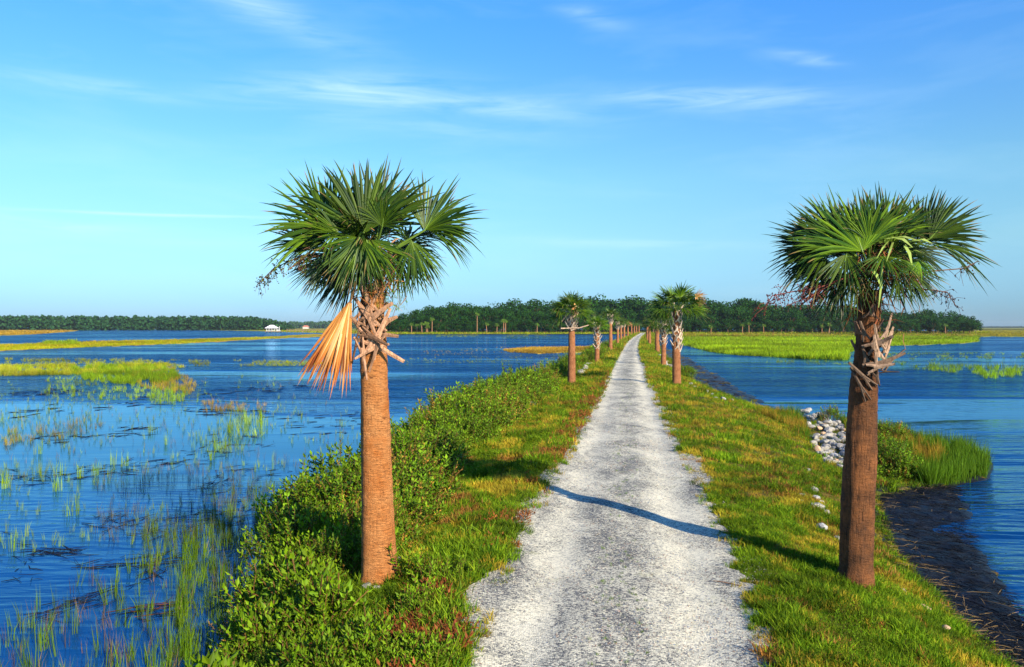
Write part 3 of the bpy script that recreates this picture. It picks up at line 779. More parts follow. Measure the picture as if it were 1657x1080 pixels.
marsh([(1440, 586), (1500, 589), (1600, 594), (1660, 600), (1640, 610), (1560, 606), (1480, 598)], 620, .42, MARSH, (.95, 1.15, .9), thr=.47, ns=10)
marsh([(1560, 594), (1650, 594), (1650, 612), (1590, 614)], 120, .6, MARSH, (.9, 1.1, .9))
marsh([(1240, 584), (1400, 586), (1400, 592), (1240, 588)], 200, .3, MARSH, (1, 1.1, 1), thr=.45)
mbm.build('marsh_grass', M_grass, kind='stuff', label='yellow green marsh grass standing in the shallow tidal water', category='grass')

# floating dead reeds
mbw = MB()
def reeds(n, p0, p1, jx, jy, ln=.5, zz=WATER + .006, ang=None, col=(.012, .014, .018)):
    t = R.random(n)
    px = p0[0] + (p1[0] - p0[0]) * t + R.normal(0, jx, n); py = p0[1] + (p1[1] - p0[1]) * t + R.normal(0, jy * 1.5, n)
    g = gp(px, py, WATER)
    a0, b0 = gp(p0[0], p0[1], WATER), gp(p1[0], p1[1], WATER)
    base = math.atan2(b0[1] - a0[1], b0[0] - a0[0]) if ang is None else ang
    for k in range(int(n * .62)):
        L = ln * R.uniform(.2, 1.1) * .8; a = base + R.normal(0, .6)
        d = Vector((math.cos(a), math.sin(a), 0)) * L / 2
        c = Vector((g[k, 0], g[k, 1], zz)); r_ = R.uniform(.003, .008) * max(1, g[k, 1] / 16)
        tube(mbw, [c - d + Vector((0, 0, R.uniform(-.01, .02))), c + Vector((0, 0, .004)), c + d + Vector((0, 0, R.uniform(-.01, .03)))], [r_ * .6, r_, r_ * .4], np.array(col) * R.uniform(.6, 1.6), 3, False)
for (n, a, b, jx, jy, ln) in [(70, (130, 765), (330, 745), 14, 4, .8), (60, (300, 735), (430, 715), 16, 5, .7), (55, (330, 790), (400, 765), 18, 8, .8), (60, (200, 860), (470, 815), 20, 6, .8),
                           (40, (10, 775), (130, 770), 10, 3, .7), (50, (20, 640), (130, 632), 10, 2, 1.0), (45, (0, 672), (260, 650), 14, 3, 1.2), (60, (60, 715), (250, 695), 14, 4, .9),
                           (45, (290, 640), (500, 625), 12, 2, 1.5), (35, (300, 668), (440, 664), 12, 2, 1.1), (70, (430, 690), (620, 680), 20, 8, .7), (40, (150, 835), (220, 850), 16, 5, .7),
                           (45, (140, 918), (300, 905), 14, 4, .7), (45, (60, 895), (130, 893), 12, 3, .6), (50, (220, 945), (280, 900), 20, 6, .6), (45, (60, 1000), (170, 965), 12, 4, .6),
                           (30, (260, 870), (380, 850), 16, 8, .6), (30, (0, 900), (60, 925), 14, 10, .4), (60, (350, 860), (440, 770), 30, 10, .5), (40, (200, 1000), (290, 985), 16, 5, .5)]:
    reeds(n, a, b, jx, jy, ln)
reeds(14, (200, 995), (285, 985), 12, 4, .8, col=(.10, .035, .012))
mbw.build('floating_dead_reeds', M_dry, kind='stuff', label='black dead reed stems floating in lines on the left shallows', category='reeds')

# wrack of dead reeds on the black mud
mbk = MB()
n = 4200
y = R.uniform(5.5, 16.5, n); x = lerp(XR(y) - .15, XM(y) + .1, R.random(n)); z = np.maximum(height(x, y) + .03, WATER + .01)
for k in range(n):
    a = 2.2 + R.normal(0, .9); L = R.uniform(.08, .38)
    d = Vector((math.cos(a), math.sin(a), R.normal(0, .07))) * L / 2; c = Vector((x[k], y[k], z[k] + R.uniform(0, .03)))
    u = R.random(); edge = (x[k] - XR(y[k])) < .45
    col = (.26, .18, .08) if (u < .02 or (edge and u < .25)) else (np.array((.008, .010, .015)) * R.uniform(.5, 2.2))
    tube(mbk, [c - d, c + Vector((0, 0, R.uniform(0, .02))), c + d], [.0015, .003, .001], col, 3, False)
n = 500
y = R.uniform(18, 80, n) ** 1.0; y = np.where(y < 36, y + 20, y); x = lerp(XR(y) - .2, XM(y), R.random(n))
for k in range(n):
    a = R.uniform(0, 3.14); L = R.uniform(.2, .7); c = Vector((x[k], y[k], max(float(height(x[k], y[k])), WATER) + .02)); d = Vector((math.cos(a), math.sin(a), .05)) * L / 2
    tube(mbk, [c - d, c, c + d], [.006, .012, .005], np.array((.03, .025, .025)) * R.uniform(.5, 2), 3, False)
mbk.build('reed_wrack', M_dry, kind='stuff', label='matted wrack of black and straw coloured dead reeds on the right mud bank', category='wrack')

# loose stones on the road
mbs = MB()
def pebble(seed):
    r_ = np.random.default_rng(seed)
    V_ = np.array([(1, 0, 0), (-1, 0, 0), (0, 1, 0), (0, -1, 0), (0, 0, .8), (0, 0, -.5)], float) * r_.uniform(.6, 1.2, (6, 1))
    Fq = np.array([(0, 2, 4), (2, 1, 4), (1, 3, 4), (3, 0, 4), (2, 0, 5), (1, 2, 5), (3, 1, 5), (0, 3, 5)])
    return V_, [Fq], np.ones((6, 3))
PEB = [pebble(k) for k in range(8)]
x, y = strip(26000, 4.8, 26, 1.6, lambda y: cen(y) - hw(y) - .12, lambda y: cen(y) + hw(y) + .12)
pn = fbm(x, y, .6, 170) + .25 * (R.random(len(x)) - .5)
d = np.abs(x - cen(y))
m = (pn > .48) | (d > hw(y) - .15)
x, y, pn = x[m], y[m], pn[m]
g = R.random(len(x)); colr = np.where((g < .55)[:, None], np.array([[.52, .50, .41]]), np.where((g < .85)[:, None], np.array([[.22, .26, .31]]), np.array([[.36, .25, .19]])))
pos = np.stack([x, y, height(x, y) + .010], 1)
stamp(mbs, PEB, pos, R.uniform(0, 6.28, len(x)), R.uniform(.003, .010, len(x)) * np.clip(y / 10, 1, 1.8), R.uniform(0, 1, len(x)), None, colr * tints(len(x), .7, 1.1))
mbs.build('loose_gravel', M_dry, kind='stuff', label='loose white and grey crushed stones scattered over the road surface', category='gravel')

# ------------------------------------------------------------------ rocks
def rock_mesh(seed, m_, sub=2):
    import bmesh
    bm = bmesh.new(); bmesh.ops.create_icosphere(bm, subdivisions=sub, radius=1)
    r_ = np.random.default_rng(seed)
    pl = [(Vector(r_.normal(0, 1, 3)).normalized(), r_.uniform(.55, .85)) for _ in range(9)]
    for v in bm.verts:
        for n_, d_ in pl:
            k = v.co.dot(n_)
            if k > d_: v.co -= n_ * (k - d_)
        v.co *= 1 + r_.uniform(-.03, .03)
        v.co.z *= .72
    me = bpy.data.meshes.new('rock'); bm.to_mesh(me); bm.free(); me.materials.append(m_); return me
RKS = [rock_mesh(k, M_rock) for k in range(6)] + [rock_mesh(10 + k, M_rockg) for k in range(3)] + [rock_mesh(20 + k, M_rocko) for k in range(2)]
def rock(x, y, s, label, group=None, var=None, sink=.25, name='rock', flatt=1.0):
    me = RKS[int(R.integers(0, 6)) if var is None else var]
    o = bpy.data.objects.new(name, me); COL.objects.link(o)
    o.location = (x, y, max(float(height(x, y)), WATER) + s * (.72 * flatt - sink))
    o.rotation_euler = (R.uniform(-.3, .3), R.uniform(-.3, .3), R.uniform(0, 6.28)); o.scale = (s * R.uniform(.85, 1.3), s * R.uniform(.8, 1.1), s * flatt * R.uniform(.75, 1.05))
    return tag(o, label, 'rock', group)
pile = poly_pts([(1295, 664), (1318, 668), (1340, 682), (1364, 690), (1370, 712), (1372, 758), (1362, 762), (1338, 750), (1316, 728), (1312, 700), (1300, 680)], 170)
for (px, py) in pile:
    p = gp(px, py); sc = R.uniform(3.5, 9) / F * p[1]
    rock(p[0], p[1], sc, 'pale riprap rock in the heap on the bank to the left of the right palm', 'riprap rocks heaped on the right bank', None if R.random() < .8 else int(R.integers(6, 11)), float(R.uniform(.05, .5)))
for (px, py, s, vr, lb) in [(1297, 803, 6, 0, 'small white rock highest in the loose row left of the right palm'), (1298, 813, 5, 2, 'tiny white rock just under the highest of the loose row'),
        (1318, 796, 8, 1, 'buff rock in yellow grass above the long flat rock'), (1320, 809, 8, 6, 'greenish rock between buff rock and long flat rock'),
        (1321, 825, 14, 3, 'long flat pale rock in the grass left of the right palm'), (1331, 817, 8, 7, 'grey rock touching the right end of the long flat rock'),
        (1336, 833, 9, 4, 'round pale rock just below the long flat rock'), (1331, 857, 11, 8, 'blue grey rock lying alone in green grass left of right palm'),
        (1356, 874, 7, 5, 'white rock tucked against the left side of the right palm trunk'), (1308, 763, 5, 1, 'small pale rock in grass under the riprap heap'),
        (1495, 986, 11, 9, 'orange rock half buried in grass right of the right palm'), (1486, 958, 6, 2, 'small whitish rock in grass near the mud edge'),
        (1462, 958, 7, 3, 'pale rock in grass between right palm and orange rock'), (1530, 1018, 8, 10, 'tan rock low in the grass below the orange rock')]:
    p = gp(px, py); rock(p[0], p[1], s / F * p[1], lb, None, vr, .35)
for (px, py, s, vr, lb) in [(592, 957, 9, 0, 'white stone at the front foot of the left palm, left one of two'), (609, 958, 7, 2, 'white stone at the front foot of the left palm, right one of two'),
        (648, 915, 9, 3, 'white rock at the right foot of the left palm'), (572, 917, 15, 6, 'flat bluish slab of rock behind the left palm foot'), (860, 660, 7, 7, 'grey rock between hedge and verge grass')]:
    p = gp(px, py); rock(p[0], p[1], s / F * p[1] * 1.15, lb, None, vr, -.1)
for (n, a, b, lb, grp) in [(34, (940, 606), (976, 572), 'white rock on the left bank between the second and third palms', 'white rocks on the left bank beyond the second palm'),
                     (16, (985, 572), (1000, 560), 'white rock on the left bank beyond the fourth palm', 'white rocks on the left bank further off'),
                     (26, (1086, 598), (1068, 578), 'white rock on the right bank behind the second right palm', 'white rocks on the right bank behind the second palm'),
                     (20, (1066, 574), (1054, 556), 'white rock on the far right bank beside the fourth right palm', 'white rocks on the far right bank'),
                     (9, (1112, 622), (1185, 652), 'small pale rock along the mud edge right of the second right palm', 'rocks along the mud edge')]:
    for k in range(n):
        t = (k + R.random()) / n; px = a[0] + (b[0] - a[0]) * t + R.normal(0, 2.5); py = a[1] + (b[1] - a[1]) * t + R.normal(0, 1.5)
        p = gp(px, py); rock(p[0], p[1], R.uniform(.12, .30) * (.45 if 'mud' in lb else 1), lb, grp)
for (px, py, ln, lb) in [(763, 1027, .30, 'thin brown twig on the gravel near the bottom left road edge'), (1177, 947, .24, 'thin reddish twig on the gravel by the right verge')]:
    p = gp(px, py); m_ = MB(); a = -.35
    pts_ = [(-ln / 2, .08, .012), (-ln / 6, .02, .02), (ln / 5, -.03, .014), (ln / 2, -.09, .012)]
    tube(m_, pts_, [.004, .006, .005, .003], (.2, .1, .05), 5); tube(m_, [pts_[2], (ln / 3, .03, .02)], [.003, .0015], (.2, .1, .05), 4)
    m_.build('twig', M_twig, loc=(p[0], p[1], p[2] + .006), label=lb, cat='twig')

# ------------------------------------------------------------------ palms
GREENS = np.array([(.010, .045, .004), (.030, .10, .005), (.105, .185, .005)])
def frond_np(mb, P, D, N, L, spread, nseg, droop=.25, fused=.34, cup=.25, dead=False, tipdry=.15, tone=1.0, rg=None, curl=0.0):
    rg = rg or R
    P = np.array(P, float); D = np.array(D, float); D /= np.linalg.norm(D); N = np.array(N, float); N = N - D * N.dot(D); N /= np.linalg.norm(N)
    S = np.cross(D, N)
    th = np.linspace(-spread, spread, nseg) + rg.normal(0, .012, nseg)
    dth = 2 * spread / max(nseg - 1, 1)
    fr = np.array([.03, .18, .34, .55, .76, .92, 1.0]); K = len(fr)
    V_ = []; C_ = []; Q = []; T = []
    for i in range(nseg):
        t = th[i]; d = math.cos(t) * D + math.sin(t) * S + N * cup * (abs(math.sin(t / 2)) ** 1.5) * (1 if not dead else .3)
        d /= np.linalg.norm(d); tp = -math.sin(t) * D + math.cos(t) * S
        nn = np.cross(d, tp); nn /= np.linalg.norm(nn)
        Li = L * (.70 + .30 * math.cos(t * .62)) * rg.uniform(.80, 1.08)
        if dead: Li = L * rg.uniform(.72, 1.05)
        side = rg.normal(0, .05) + curl * t; dr = droop * rg.uniform(.4, 1.9) * (2.2 if rg.random() < .07 else 1) * (1 + .8 * (abs(t) / max(spread, .01)) ** 2)
        dr = min(dr, .55)
        jit = rg.normal(0, .02 if dead else .006) * L
        base = GREENS[0] + (GREENS[2] - GREENS[0]) * np.clip(rg.normal(.38, .30), 0, 1)
        if dead:
            base = np.array((.58, .25, .06)) * rg.uniform(.6, 1.15) if rg.random() < .72 else np.array((.68, .46, .20)) * rg.uniform(.7, 1.1)
            if rg.random() < .15: base = np.array((.24, .08, .03))
        base = base * tone * rg.uniform(.8, 1.2)
        dry = rg.random() < tipdry
        k0 = len(V_)
        for j, f in enumerate(fr):
            r = f * Li
            rf = fused * L
            wd = r * dth * 1.08 if r < rf else rf * dth * 1.08 * max(0.0, (1 - ((r - rf) / max(Li - rf, .01)) ** 1.7))
            wd = min(wd, .046 * (L / .8)) if not dead else max(min(wd, .034 * L), .030 * L * (1 - f ** 3) * (.5 + .5 * min(1, f * 4)))
            c = P + d * r + nn * jit * f + tp * side * r * f + np.array((0, 0, -1)) * dr * L * f ** 2.6
            fold = .35 * wd * (1 if r > .02 else 0)
            if j == K - 1: V_ += [c]; 
            else: V_ += [c - tp * wd / 2 + nn * fold * .5, c - nn * fold * .5, c + tp * wd / 2 + nn * fold * .5]
            col = base.copy()
            if not dead:
                if f < .3: col = col * 1.0 + np.array((.05, .07, .0)) * (1 - f / .3) * tone
                if f > .9 and dry: col = np.array((.26, .17, .06))
            else:
                if f > .7: col = col * np.array((.72, .55, .5))
            C_ += [col] * (1 if j == K - 1 else 3)
        for j in range(K - 2):
            a = k0 + j * 3; b = a + 3
            Q += [(a, a + 1, b + 1, b), (a + 1, a + 2, b + 2, b + 1)]
        a = k0 + (K - 2) * 3; T += [(a, a + 1, a + 3), (a + 1, a + 2, a + 3)]
    mb.add(np.array(V_), [np.array(Q), np.array(T)], np.array(C_))

def trunk_part(parent, pts, rads, m_, seed=0, sides=36, name='trunk'):
    rg = np.random.default_rng(seed)
    pts = np.array(pts, float); n = 90
    t = np.linspace(0, 1, n); tk = np.linspace(0, 1, len(pts))
    C_ = np.stack([np.interp(t, tk, pts[:, k]) for k in range(3)], 1); r = np.interp(t, tk, rads)
    V_ = []
    for i in range(n):
        a = np.arange(sides) / sides * 2 * np.pi
        rr = r[i] * (1 + .035 * (vn(a * 2 + seed, t[i] * 60, 1.0, 7 + seed) - .5) + .10 * (vn(a * 1.2, t[i] * 7 + seed, 1, 9) - .5) + (.09 if seed == 5 else .035) * (vn(a * 5, t[i] * 9 + seed, 1, 19) - .5) + .018 * math.sin(i * 2.1))
        if t[i] < .06: rr = rr * (1 + .20 * (1 - t[i] / .06) * (.6 + .8 * vn(a * 6, np.zeros(sides), 1, 13)))
        V_.append(np.stack([C_[i, 0] + np.cos(a) * rr, C_[i, 1] + np.sin(a) * rr, np.full(sides, C_[i, 2])], 1))
    V_ = np.concatenate(V_)
    i, j = np.meshgrid(np.arange(n - 1), np.arange(sides), indexing='ij')
    q = np.stack([i * sides + j, i * sides + (j + 1) % sides, (i + 1) * sides + (j + 1) % sides, (i + 1) * sides + j], -1).reshape(-1, 4)
    m = MB(); m.add(V_, [q, np.array([[k for k in range(sides)]])[:, ::-1], np.array([[(n - 1) * sides + k for k in range(sides)]])], (.4, .2, .1))
    return m.build(name, m_, parent, smooth=True)

def boot_np(mb, p, d, L, w0, w1, col, side=None, thick=.016, bend=.1, split=True):
    """one cut leaf base: a thick flattened strap, forked where it grips the trunk"""
    p = Vector(p); d = Vector(d).normalized(); s = Vector(side).normalized() if side is not None else d.cross(Vector((0, 0, 1))).normalized()
    s = (s - d * s.dot(d)).normalized(); n = d.cross(s)
    def strap(a, wa, b, wb, c, wc):
        V_ = []
        for q, w_, tk in ((a, wa, thick * 1.2), (b, wb, thick), (c, wc, thick * .8)):
            V_ += [q - s * w_ / 2 - n * tk * .2, q - s * w_ * .2 + n * tk, q + s * w_ * .2 + n * tk, q + s * w_ / 2 - n * tk * .2, q - n * tk * .7]
        Fq = [(r * 5 + k, r * 5 + (k + 1) % 5, r * 5 + 5 + (k + 1) % 5, r * 5 + 5 + k) for r in range(2) for k in range(5)]
        cc = np.array(col)
        mb.add(np.array([tuple(v) for v in V_]), [np.array(Fq), np.array([[10, 11, 12, 13, 14]]), np.array([[4, 3, 2, 1, 0]])], cc * R.uniform(.85, 1.15))
    mid = p + d * L * .5 + n * bend * L * .3
    end = p + d * L + n * bend * L
    if split:
        for sg in (-1, 1):
            strap(p - s * sg * w0 * .75 - d * L * .25, w0 * .4, p - s * sg * w0 * .35 + d * L * .1, w0 * .5, p + d * L * .35 - s * sg * w0 * .05, w0 * .5)
    strap(p + d * L * .05, w0 * .95, mid, (w0 + w1) * .42, end, w1 * .8)

def px3(px, py, yy): return np.array([(px - CX) / F * yy, yy, HC - (py - HY) / F * yy])

def hero(name_label, base_px, y0, trunk_px, fronds, boots, core_px, tm, seed, boot_col, extra):
    for _ in range(25):
        b = px3(base_px[0], base_px[1], y0); zb = float(height(b[0], b[1]))
        y0 = .5 * y0 + .5 * F * (HC - zb) / (base_px[1] - HY)
    base = np.array([b[0], b[1], zb])
    root = empty('palm_tree', tuple(base), label=name_label, cat='palm tree', group=None)
    pts = [px3(px, py, y0) - base for px, py, _ in trunk_px]; pts[0][2] = -.08
    rr = [w_ / 2 / F * y0 for _, _, w_ in trunk_px]
    trunk_part(root, pts, rr, tm, seed)
    core = px3(core_px[0], core_px[1], y0) - base
    rg = np.random.default_rng(seed)
    for (hx, hy, hd, tx, ty, td, spread, nrm, droop, tone) in fronds:
        P = px3(hx, hy, y0) + np.array([0, hd, 0]) - base; Tp = px3(tx, ty, y0) + np.array([0, td, 0]) - base
        D = Tp - P; L = float(np.linalg.norm(D)) * 1.04
        m = MB()
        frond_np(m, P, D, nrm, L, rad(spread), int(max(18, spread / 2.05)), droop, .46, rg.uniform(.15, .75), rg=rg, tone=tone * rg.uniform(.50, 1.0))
        if spread > 50:
            frond_np(m, P + rg.normal(0, .05, 3) + np.array([0, .16, -.02]), D + rg.normal(0, .14, 3) * L, nrm, L * rg.uniform(.8, .98), rad(spread * .85), int(max(18, spread / 2.2)), droop * 1.6, .46, .3, rg=rg, tone=tone * .5, tipdry=.35)  # rear copy at half tone paints the shaded crown interior
        mid = (core + P) / 2 + np.array([0, 0, .05]) + (P - core) * .05
        g = np.array((.13, .22, .03))
        tube(m, [core, mid, P, P + D * .22], [.017, .013, .010, .004], g, 6)
        # hastula
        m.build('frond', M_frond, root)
    for k in range(9):      # the crowded inner and hanging fans, darkened to paint crown shade
        a = rg.uniform(-.7, math.pi + .7); rr_ = rg.uniform(.12, .42)
        P = core + np.array([math.cos(a) * rr_, rg.uniform(-.30, .35), .22 + math.sin(a) * rr_ * .75])
        D = (P - core) * np.array([1, .8, 1]) + rg.normal(0, .12, 3); D[2] -= .12 if k % 2 else -.05
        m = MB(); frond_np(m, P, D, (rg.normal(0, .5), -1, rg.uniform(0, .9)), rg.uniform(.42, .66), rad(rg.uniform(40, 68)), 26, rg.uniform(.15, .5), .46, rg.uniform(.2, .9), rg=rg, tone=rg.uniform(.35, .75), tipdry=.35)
        tube(m, [core, (core + P) / 2 + np.array([0, 0, .04]), P], [.015, .012, .009], (.10, .16, .025), 5)
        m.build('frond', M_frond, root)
    for (px, py, dd, tx, ty, td, L_, w0, w1, cf) in boots:
        P = px3(px, py, y0) + np.array([0, dd, 0]) - base; Tp = px3(tx, ty, y0) + np.array([0, td, 0]) - base
        d = Tp - P
        m = MB(); out = np.array([P[0] - core[0], P[1] - core[1], 0]); sd_ = np.cross(d, out + np.array([0, -.3, 0]))
        boot_np(m, P, d, float(np.linalg.norm(d)) * .9, w0 * .8, w1 * .75, np.array(boot_col) * cf, sd_, bend=rg.uniform(-.25, .35))
        m.build('leaf_boot', M_boot, root)
    extra(root, base, core, rg, y0)
    return root

def spiral_boots(root, core_pts, r0, z0, z1, n, col, rg, L=.24, up=.9, w=.085, one=False):
    """old leaf bases up the top of a trunk"""
    acc = MB() if one else None
    for k in range(n):
        t = k / max(n - 1, 1); z = z0 + (z1 - z0) * t
        a = k * 2.399 + rg.uniform(-.2, .2)
        cx_ = np.interp(z, [p[2] for p in core_pts], [p[0] for p in core_pts]); cy_ = np.interp(z, [p[2] for p in core_pts], [p[1] for p in core_pts])
        r = r0 * (1 + .25 * t)
        p = (cx_ + math.cos(a) * r * .9, cy_ + math.sin(a) * r * .9, z)
        lean = rg.uniform(.35, .75) * (1.1 - .3 * t)
        d = (math.cos(a + .35) * lean, math.sin(a + .35) * lean, up)
        m = acc if one else MB()
        boot_np(m, p, d, L * rg.uniform(.7, 1.25), w * rg.uniform(.85, 1.15), w * rg.uniform(.45, .65), np.array(col) * rg.uniform(.6, 1.2), (-math.sin(a), math.cos(a), 0), thick=w * .2)
        if not one: m.build('leaf_boot', M_boot, root)
    if one: acc.build('leaf_boots', M_boot, root)

def fibres(root, c, rx, rz, n, rg, cols, name='dry_fibre', mt=None, ln=.22):
    m = MB()
    for k in range(n):
        p = np.array(c) + rg.normal(0, 1, 3) * np.array([rx, rx, rz]); d = rg.normal(0, 1, 3); d[2] -= .3; d /= np.linalg.norm(d); L = ln * rg.uniform(.4, 1.3)
        q = p + d * L * .5 + rg.normal(0, .02, 3); e = q + (d + np.array([0, 0, -.5])) * L * .5
        w_ = rg.uniform(.003, .009); s = np.cross(d, rg.normal(0, 1, 3)); s = s / np.linalg.norm(s) * w_
        m.add([p - s, p + s, q + s, q - s, e + s * .3, e - s * .3], np.array([(0, 1, 2, 3), (3, 2, 4, 5)]), np.array(cols[rg.integers(0, len(cols))]) * rg.uniform(.6, 1.2))
    return m.build(name, mt or M_dry, root, kind='stuff')

def fruit_stalk(root, pts, rg, ntw=26, tl=.2, col=(.16, .08, .035), berry=(.02, .018, .025), nb=5, leafc=None):
    m = MB(); pts = [Vector(p) for p in pts]
    tube(m, pts, list(np.linspace(.009, .004, len(pts))), col, 5)
    for k in range(ntw):
        f = rg.uniform(.35, 1.0) * (len(pts) - 1); i = min(int(f), len(pts) - 2); p = pts[i].lerp(pts[i + 1], f - i)
        d = Vector(rg.normal(0, 1, 3)); d.z -= .9; d.normalize()
        L = tl * rg.uniform(.4, 1.1); mid = p + d * L * .5 + Vector(rg.normal(0, .02, 3)); e = mid + (d + Vector((0, 0, -.8))).normalized() * L * .5
        tube(m, [p, mid, e], [.003, .0022, .0014], col, 3, False)
        for b in range(nb):
            q = p.lerp(mid, rg.random()) if rg.random() < .5 else mid.lerp(e, rg.random()); q = q + Vector(rg.normal(0, .010, 3))
            r_ = rg.uniform(.005, .010)
            Vb = np.array([(r_, 0, 0), (-r_, 0, 0), (0, r_, 0), (0, -r_, 0), (0, 0, r_), (0, 0, -r_)]) + np.array(q)
            c_ = berry if leafc is None or rg.random() < .5 else leafc
            m.add(Vb, np.array([(0, 2, 4), (2, 1, 4), (1, 3, 4), (3, 0, 4), (2, 0, 5), (1, 2, 5), (3, 1, 5), (0, 3, 5)]), np.array(c_) * rg.uniform(.6, 1.5))
    return m.build('fruit_stalk', M_dry, root)

FR = (0, -1, .1)      # faces the camera side
# ---- near left palm
Y1 = 8.06
trunkL = [(614, 946, 60), (612, 860, 54), (609, 740, 49), (606, 640, 46), (604, 560, 43), (603, 500, 38), (604, 460, 32)]
frondsL = [  # hub x,y,depth, tip x,y,depth, spread, normal, droop, tone (lowered to paint shaded undersides)
    (597, 384, -.30, 590, 238, -.25, 60, (0, -1, .15), .10, 1.0),
    (590, 386, -.15, 556, 260, -.10, 44, (.2, -1, .2), .12, .9),
    (614, 374, -.10, 640, 250, -.05, 44, (-.2, -1, .2), .12, .9),
    (534, 372, -.20, 476, 278, -.25, 92, (.3, -1, .3), .12, 1.25),
    (526, 396, -.05, 464, 372, -.05, 74, (.2, -1, .5), .14, 1.0),
    (518, 402, -.15, 466, 334, -.10, 60, (.3, -1, .2), .14, .85),
    (594, 392, -.42, 562, 460, -.55, 80, (-.2, -1, .3), .10, 1.1),
    (604, 396, -.40, 640, 458, -.50, 68, (.2, -1, .3), .12, .95),
    (688, 374, -.05, 742, 276, -.05, 62, (-.3, -1, .2), .14, 1.0),
    (690, 372, .00, 770, 336, .00, 56, (-.2, -.9, .5), .28, 1.0),
    (668, 392, -.12, 690, 462, -.15, 52, (.6, -1, .1), .12, .9),
    (640, 402, .10, 668, 476, .12, 46, (.4, -1, .2), .10, .7),
    (566, 416, .05, 505, 492, .05, 58, (-.6, -.8, .4), .05, .55),
    (544, 412, .10, 466, 434, .12, 62, (-.2, -.9, .6), .10, .6),
    (530, 424, -.10, 486, 470, -.20, 52, (-.4, -1, .4), .08, .7),
    (600, 368, .45, 622, 256, .60, 58, (0, -1, -.2), .12, .7),
    (560, 372, .40, 512, 300, .55, 56, (.2, -1, -.1), .14, .75),
    (575, 400, .45, 540, 350, .85, 80, (0, -.5, .9), .14, .7),
    (630, 400, .45, 650, 360, .90, 80, (0, -.5, .9), .14, .7),
    (590, 404, -.20, 596, 440, -.70, 72, (0, -.6, .9), .16, .9),
    (556, 384, -.25, 520, 350, -.55, 70, (.2, -.8, .6), .14, 1.1),
    (626, 372, -.3, 640, 318, -.5, 70, (-.1, -1, .3), .12, 1.0),
]
bootsL = [  # x,y,depth -> x,y,depth, L, w0, w1, tone
    (596, 548, -.17, 662, 588, -.24, 0, .10, .06, 1.25), (608, 562, -.18, 640, 494, -.26, 0, .10, .05, 1.15),
    (598, 540, -.20, 640, 560, -.28, 0, .08, .05, .45), (620, 556, -.18, 578, 582, -.30, 0, .08, .035, 1.2),
    (590, 560, -.20, 606, 618, -.22, 0, .07, .03, 1.0), (618, 552, -.20, 602, 606, -.24, 0, .06, .03, .7),
    (586, 545, -.18, 570, 592, -.20, 0, .05, .03, .35), (600, 520, -.20, 640, 492, -.34, 0, .11, .06, .9),
    (614, 530, -.20, 580, 480, -.30, 0, .10, .06, .9), (588, 528, -.17, 560, 500, -.26, 0, .08, .05, .7),
    (592, 512, -.18, 620, 470, -.26, 0, .10, .05, .8), (610, 505, -.18, 590, 462, -.26, 0, .09, .05, 1.0),
    (624, 522, -.12, 648, 512, -.10, 0, .09, .05, .8), (618, 540, -.15, 650, 545, -.1, 0, .08, .05, .6),
]
def extraL(root, base, core, rg, y0):
    cp = [px3(px, py, y0) - base for px, py, _ in trunkL]
    spiral_boots(root, cp, .10, cp[4][2] + .04, cp[6][2] + .10, 14, (.24, .13, .08), rg, L=.15)
    P = px3(574, 488, y0) + np.array([0, -.22, 0]) - base; T_ = px3(524, 632, y0) + np.array([0, -.28, 0]) - base
    m = MB()
    for dz, sp in ((0, 18), (.04, 16), (-.03, 13)):
        frond_np(m, P + np.array([0, dz, 0]), T_ - P, (0.25, -1, .2), float(np.linalg.norm(T_ - P)), rad(sp), 24, .0, .25, .0, dead=True, rg=rg)
    tube(m, [core + np.array([-.05, -.12, -.02]), (core + P) / 2 + np.array([-.03, -.1, .05]), P, P + (T_ - P) * .15], [.02, .016, .014, .008], (.40, .19, .07), 6)
    m.build('dead_frond', M_dry, root, label='dead orange brown hanging fan')
    fibres(root, core + np.array([.02, -.05, -.02]), .12, .20, 420, rg, [(.34, .13, .04), (.22, .09, .035), (.14, .07, .03), (.42, .22, .10)])
    q = lambda a, b, d: px3(a, b, y0) + np.array([0, d, 0]) - base
    fruit_stalk(root, [core, q(545, 415, -.1), q(490, 418, -.15), q(450, 436, -.15), q(424, 462, -.15)], rg, 60, .17, (.12, .07, .03), (.03, .02, .02), 7, (.12, .14, .02))
    fruit_stalk(root, [core, q(560, 400, -.3), q(520, 410, -.35), q(480, 440, -.3)], rg, 22, .16, (.20, .10, .05), (.05, .03, .02), 4)
    # small leafy vine hanging right of the crown shaft
    m = MB()
    n = 130; px = rg.uniform(612, 662, n); py = rg.uniform(440, 500, n); pos = np.array([q(px[k], py[k], rg.uniform(-.25, .05)) for k in range(n)])
    stamp(m, sprigs, pos, rg.uniform(0, 6.28, n), rg.uniform(.12, .32, n), rg.uniform(0, 3, n), None, tints(n) * 1.3)
    m.build('vine', M_leaf, root)
hero('nearest left palm, orange trunk with a dead brown frond hanging by its crown', (614, 946), Y1, trunkL, frondsL, bootsL, (602, 440), M_trunkA, 3, (.40, .22, .125), extraL)

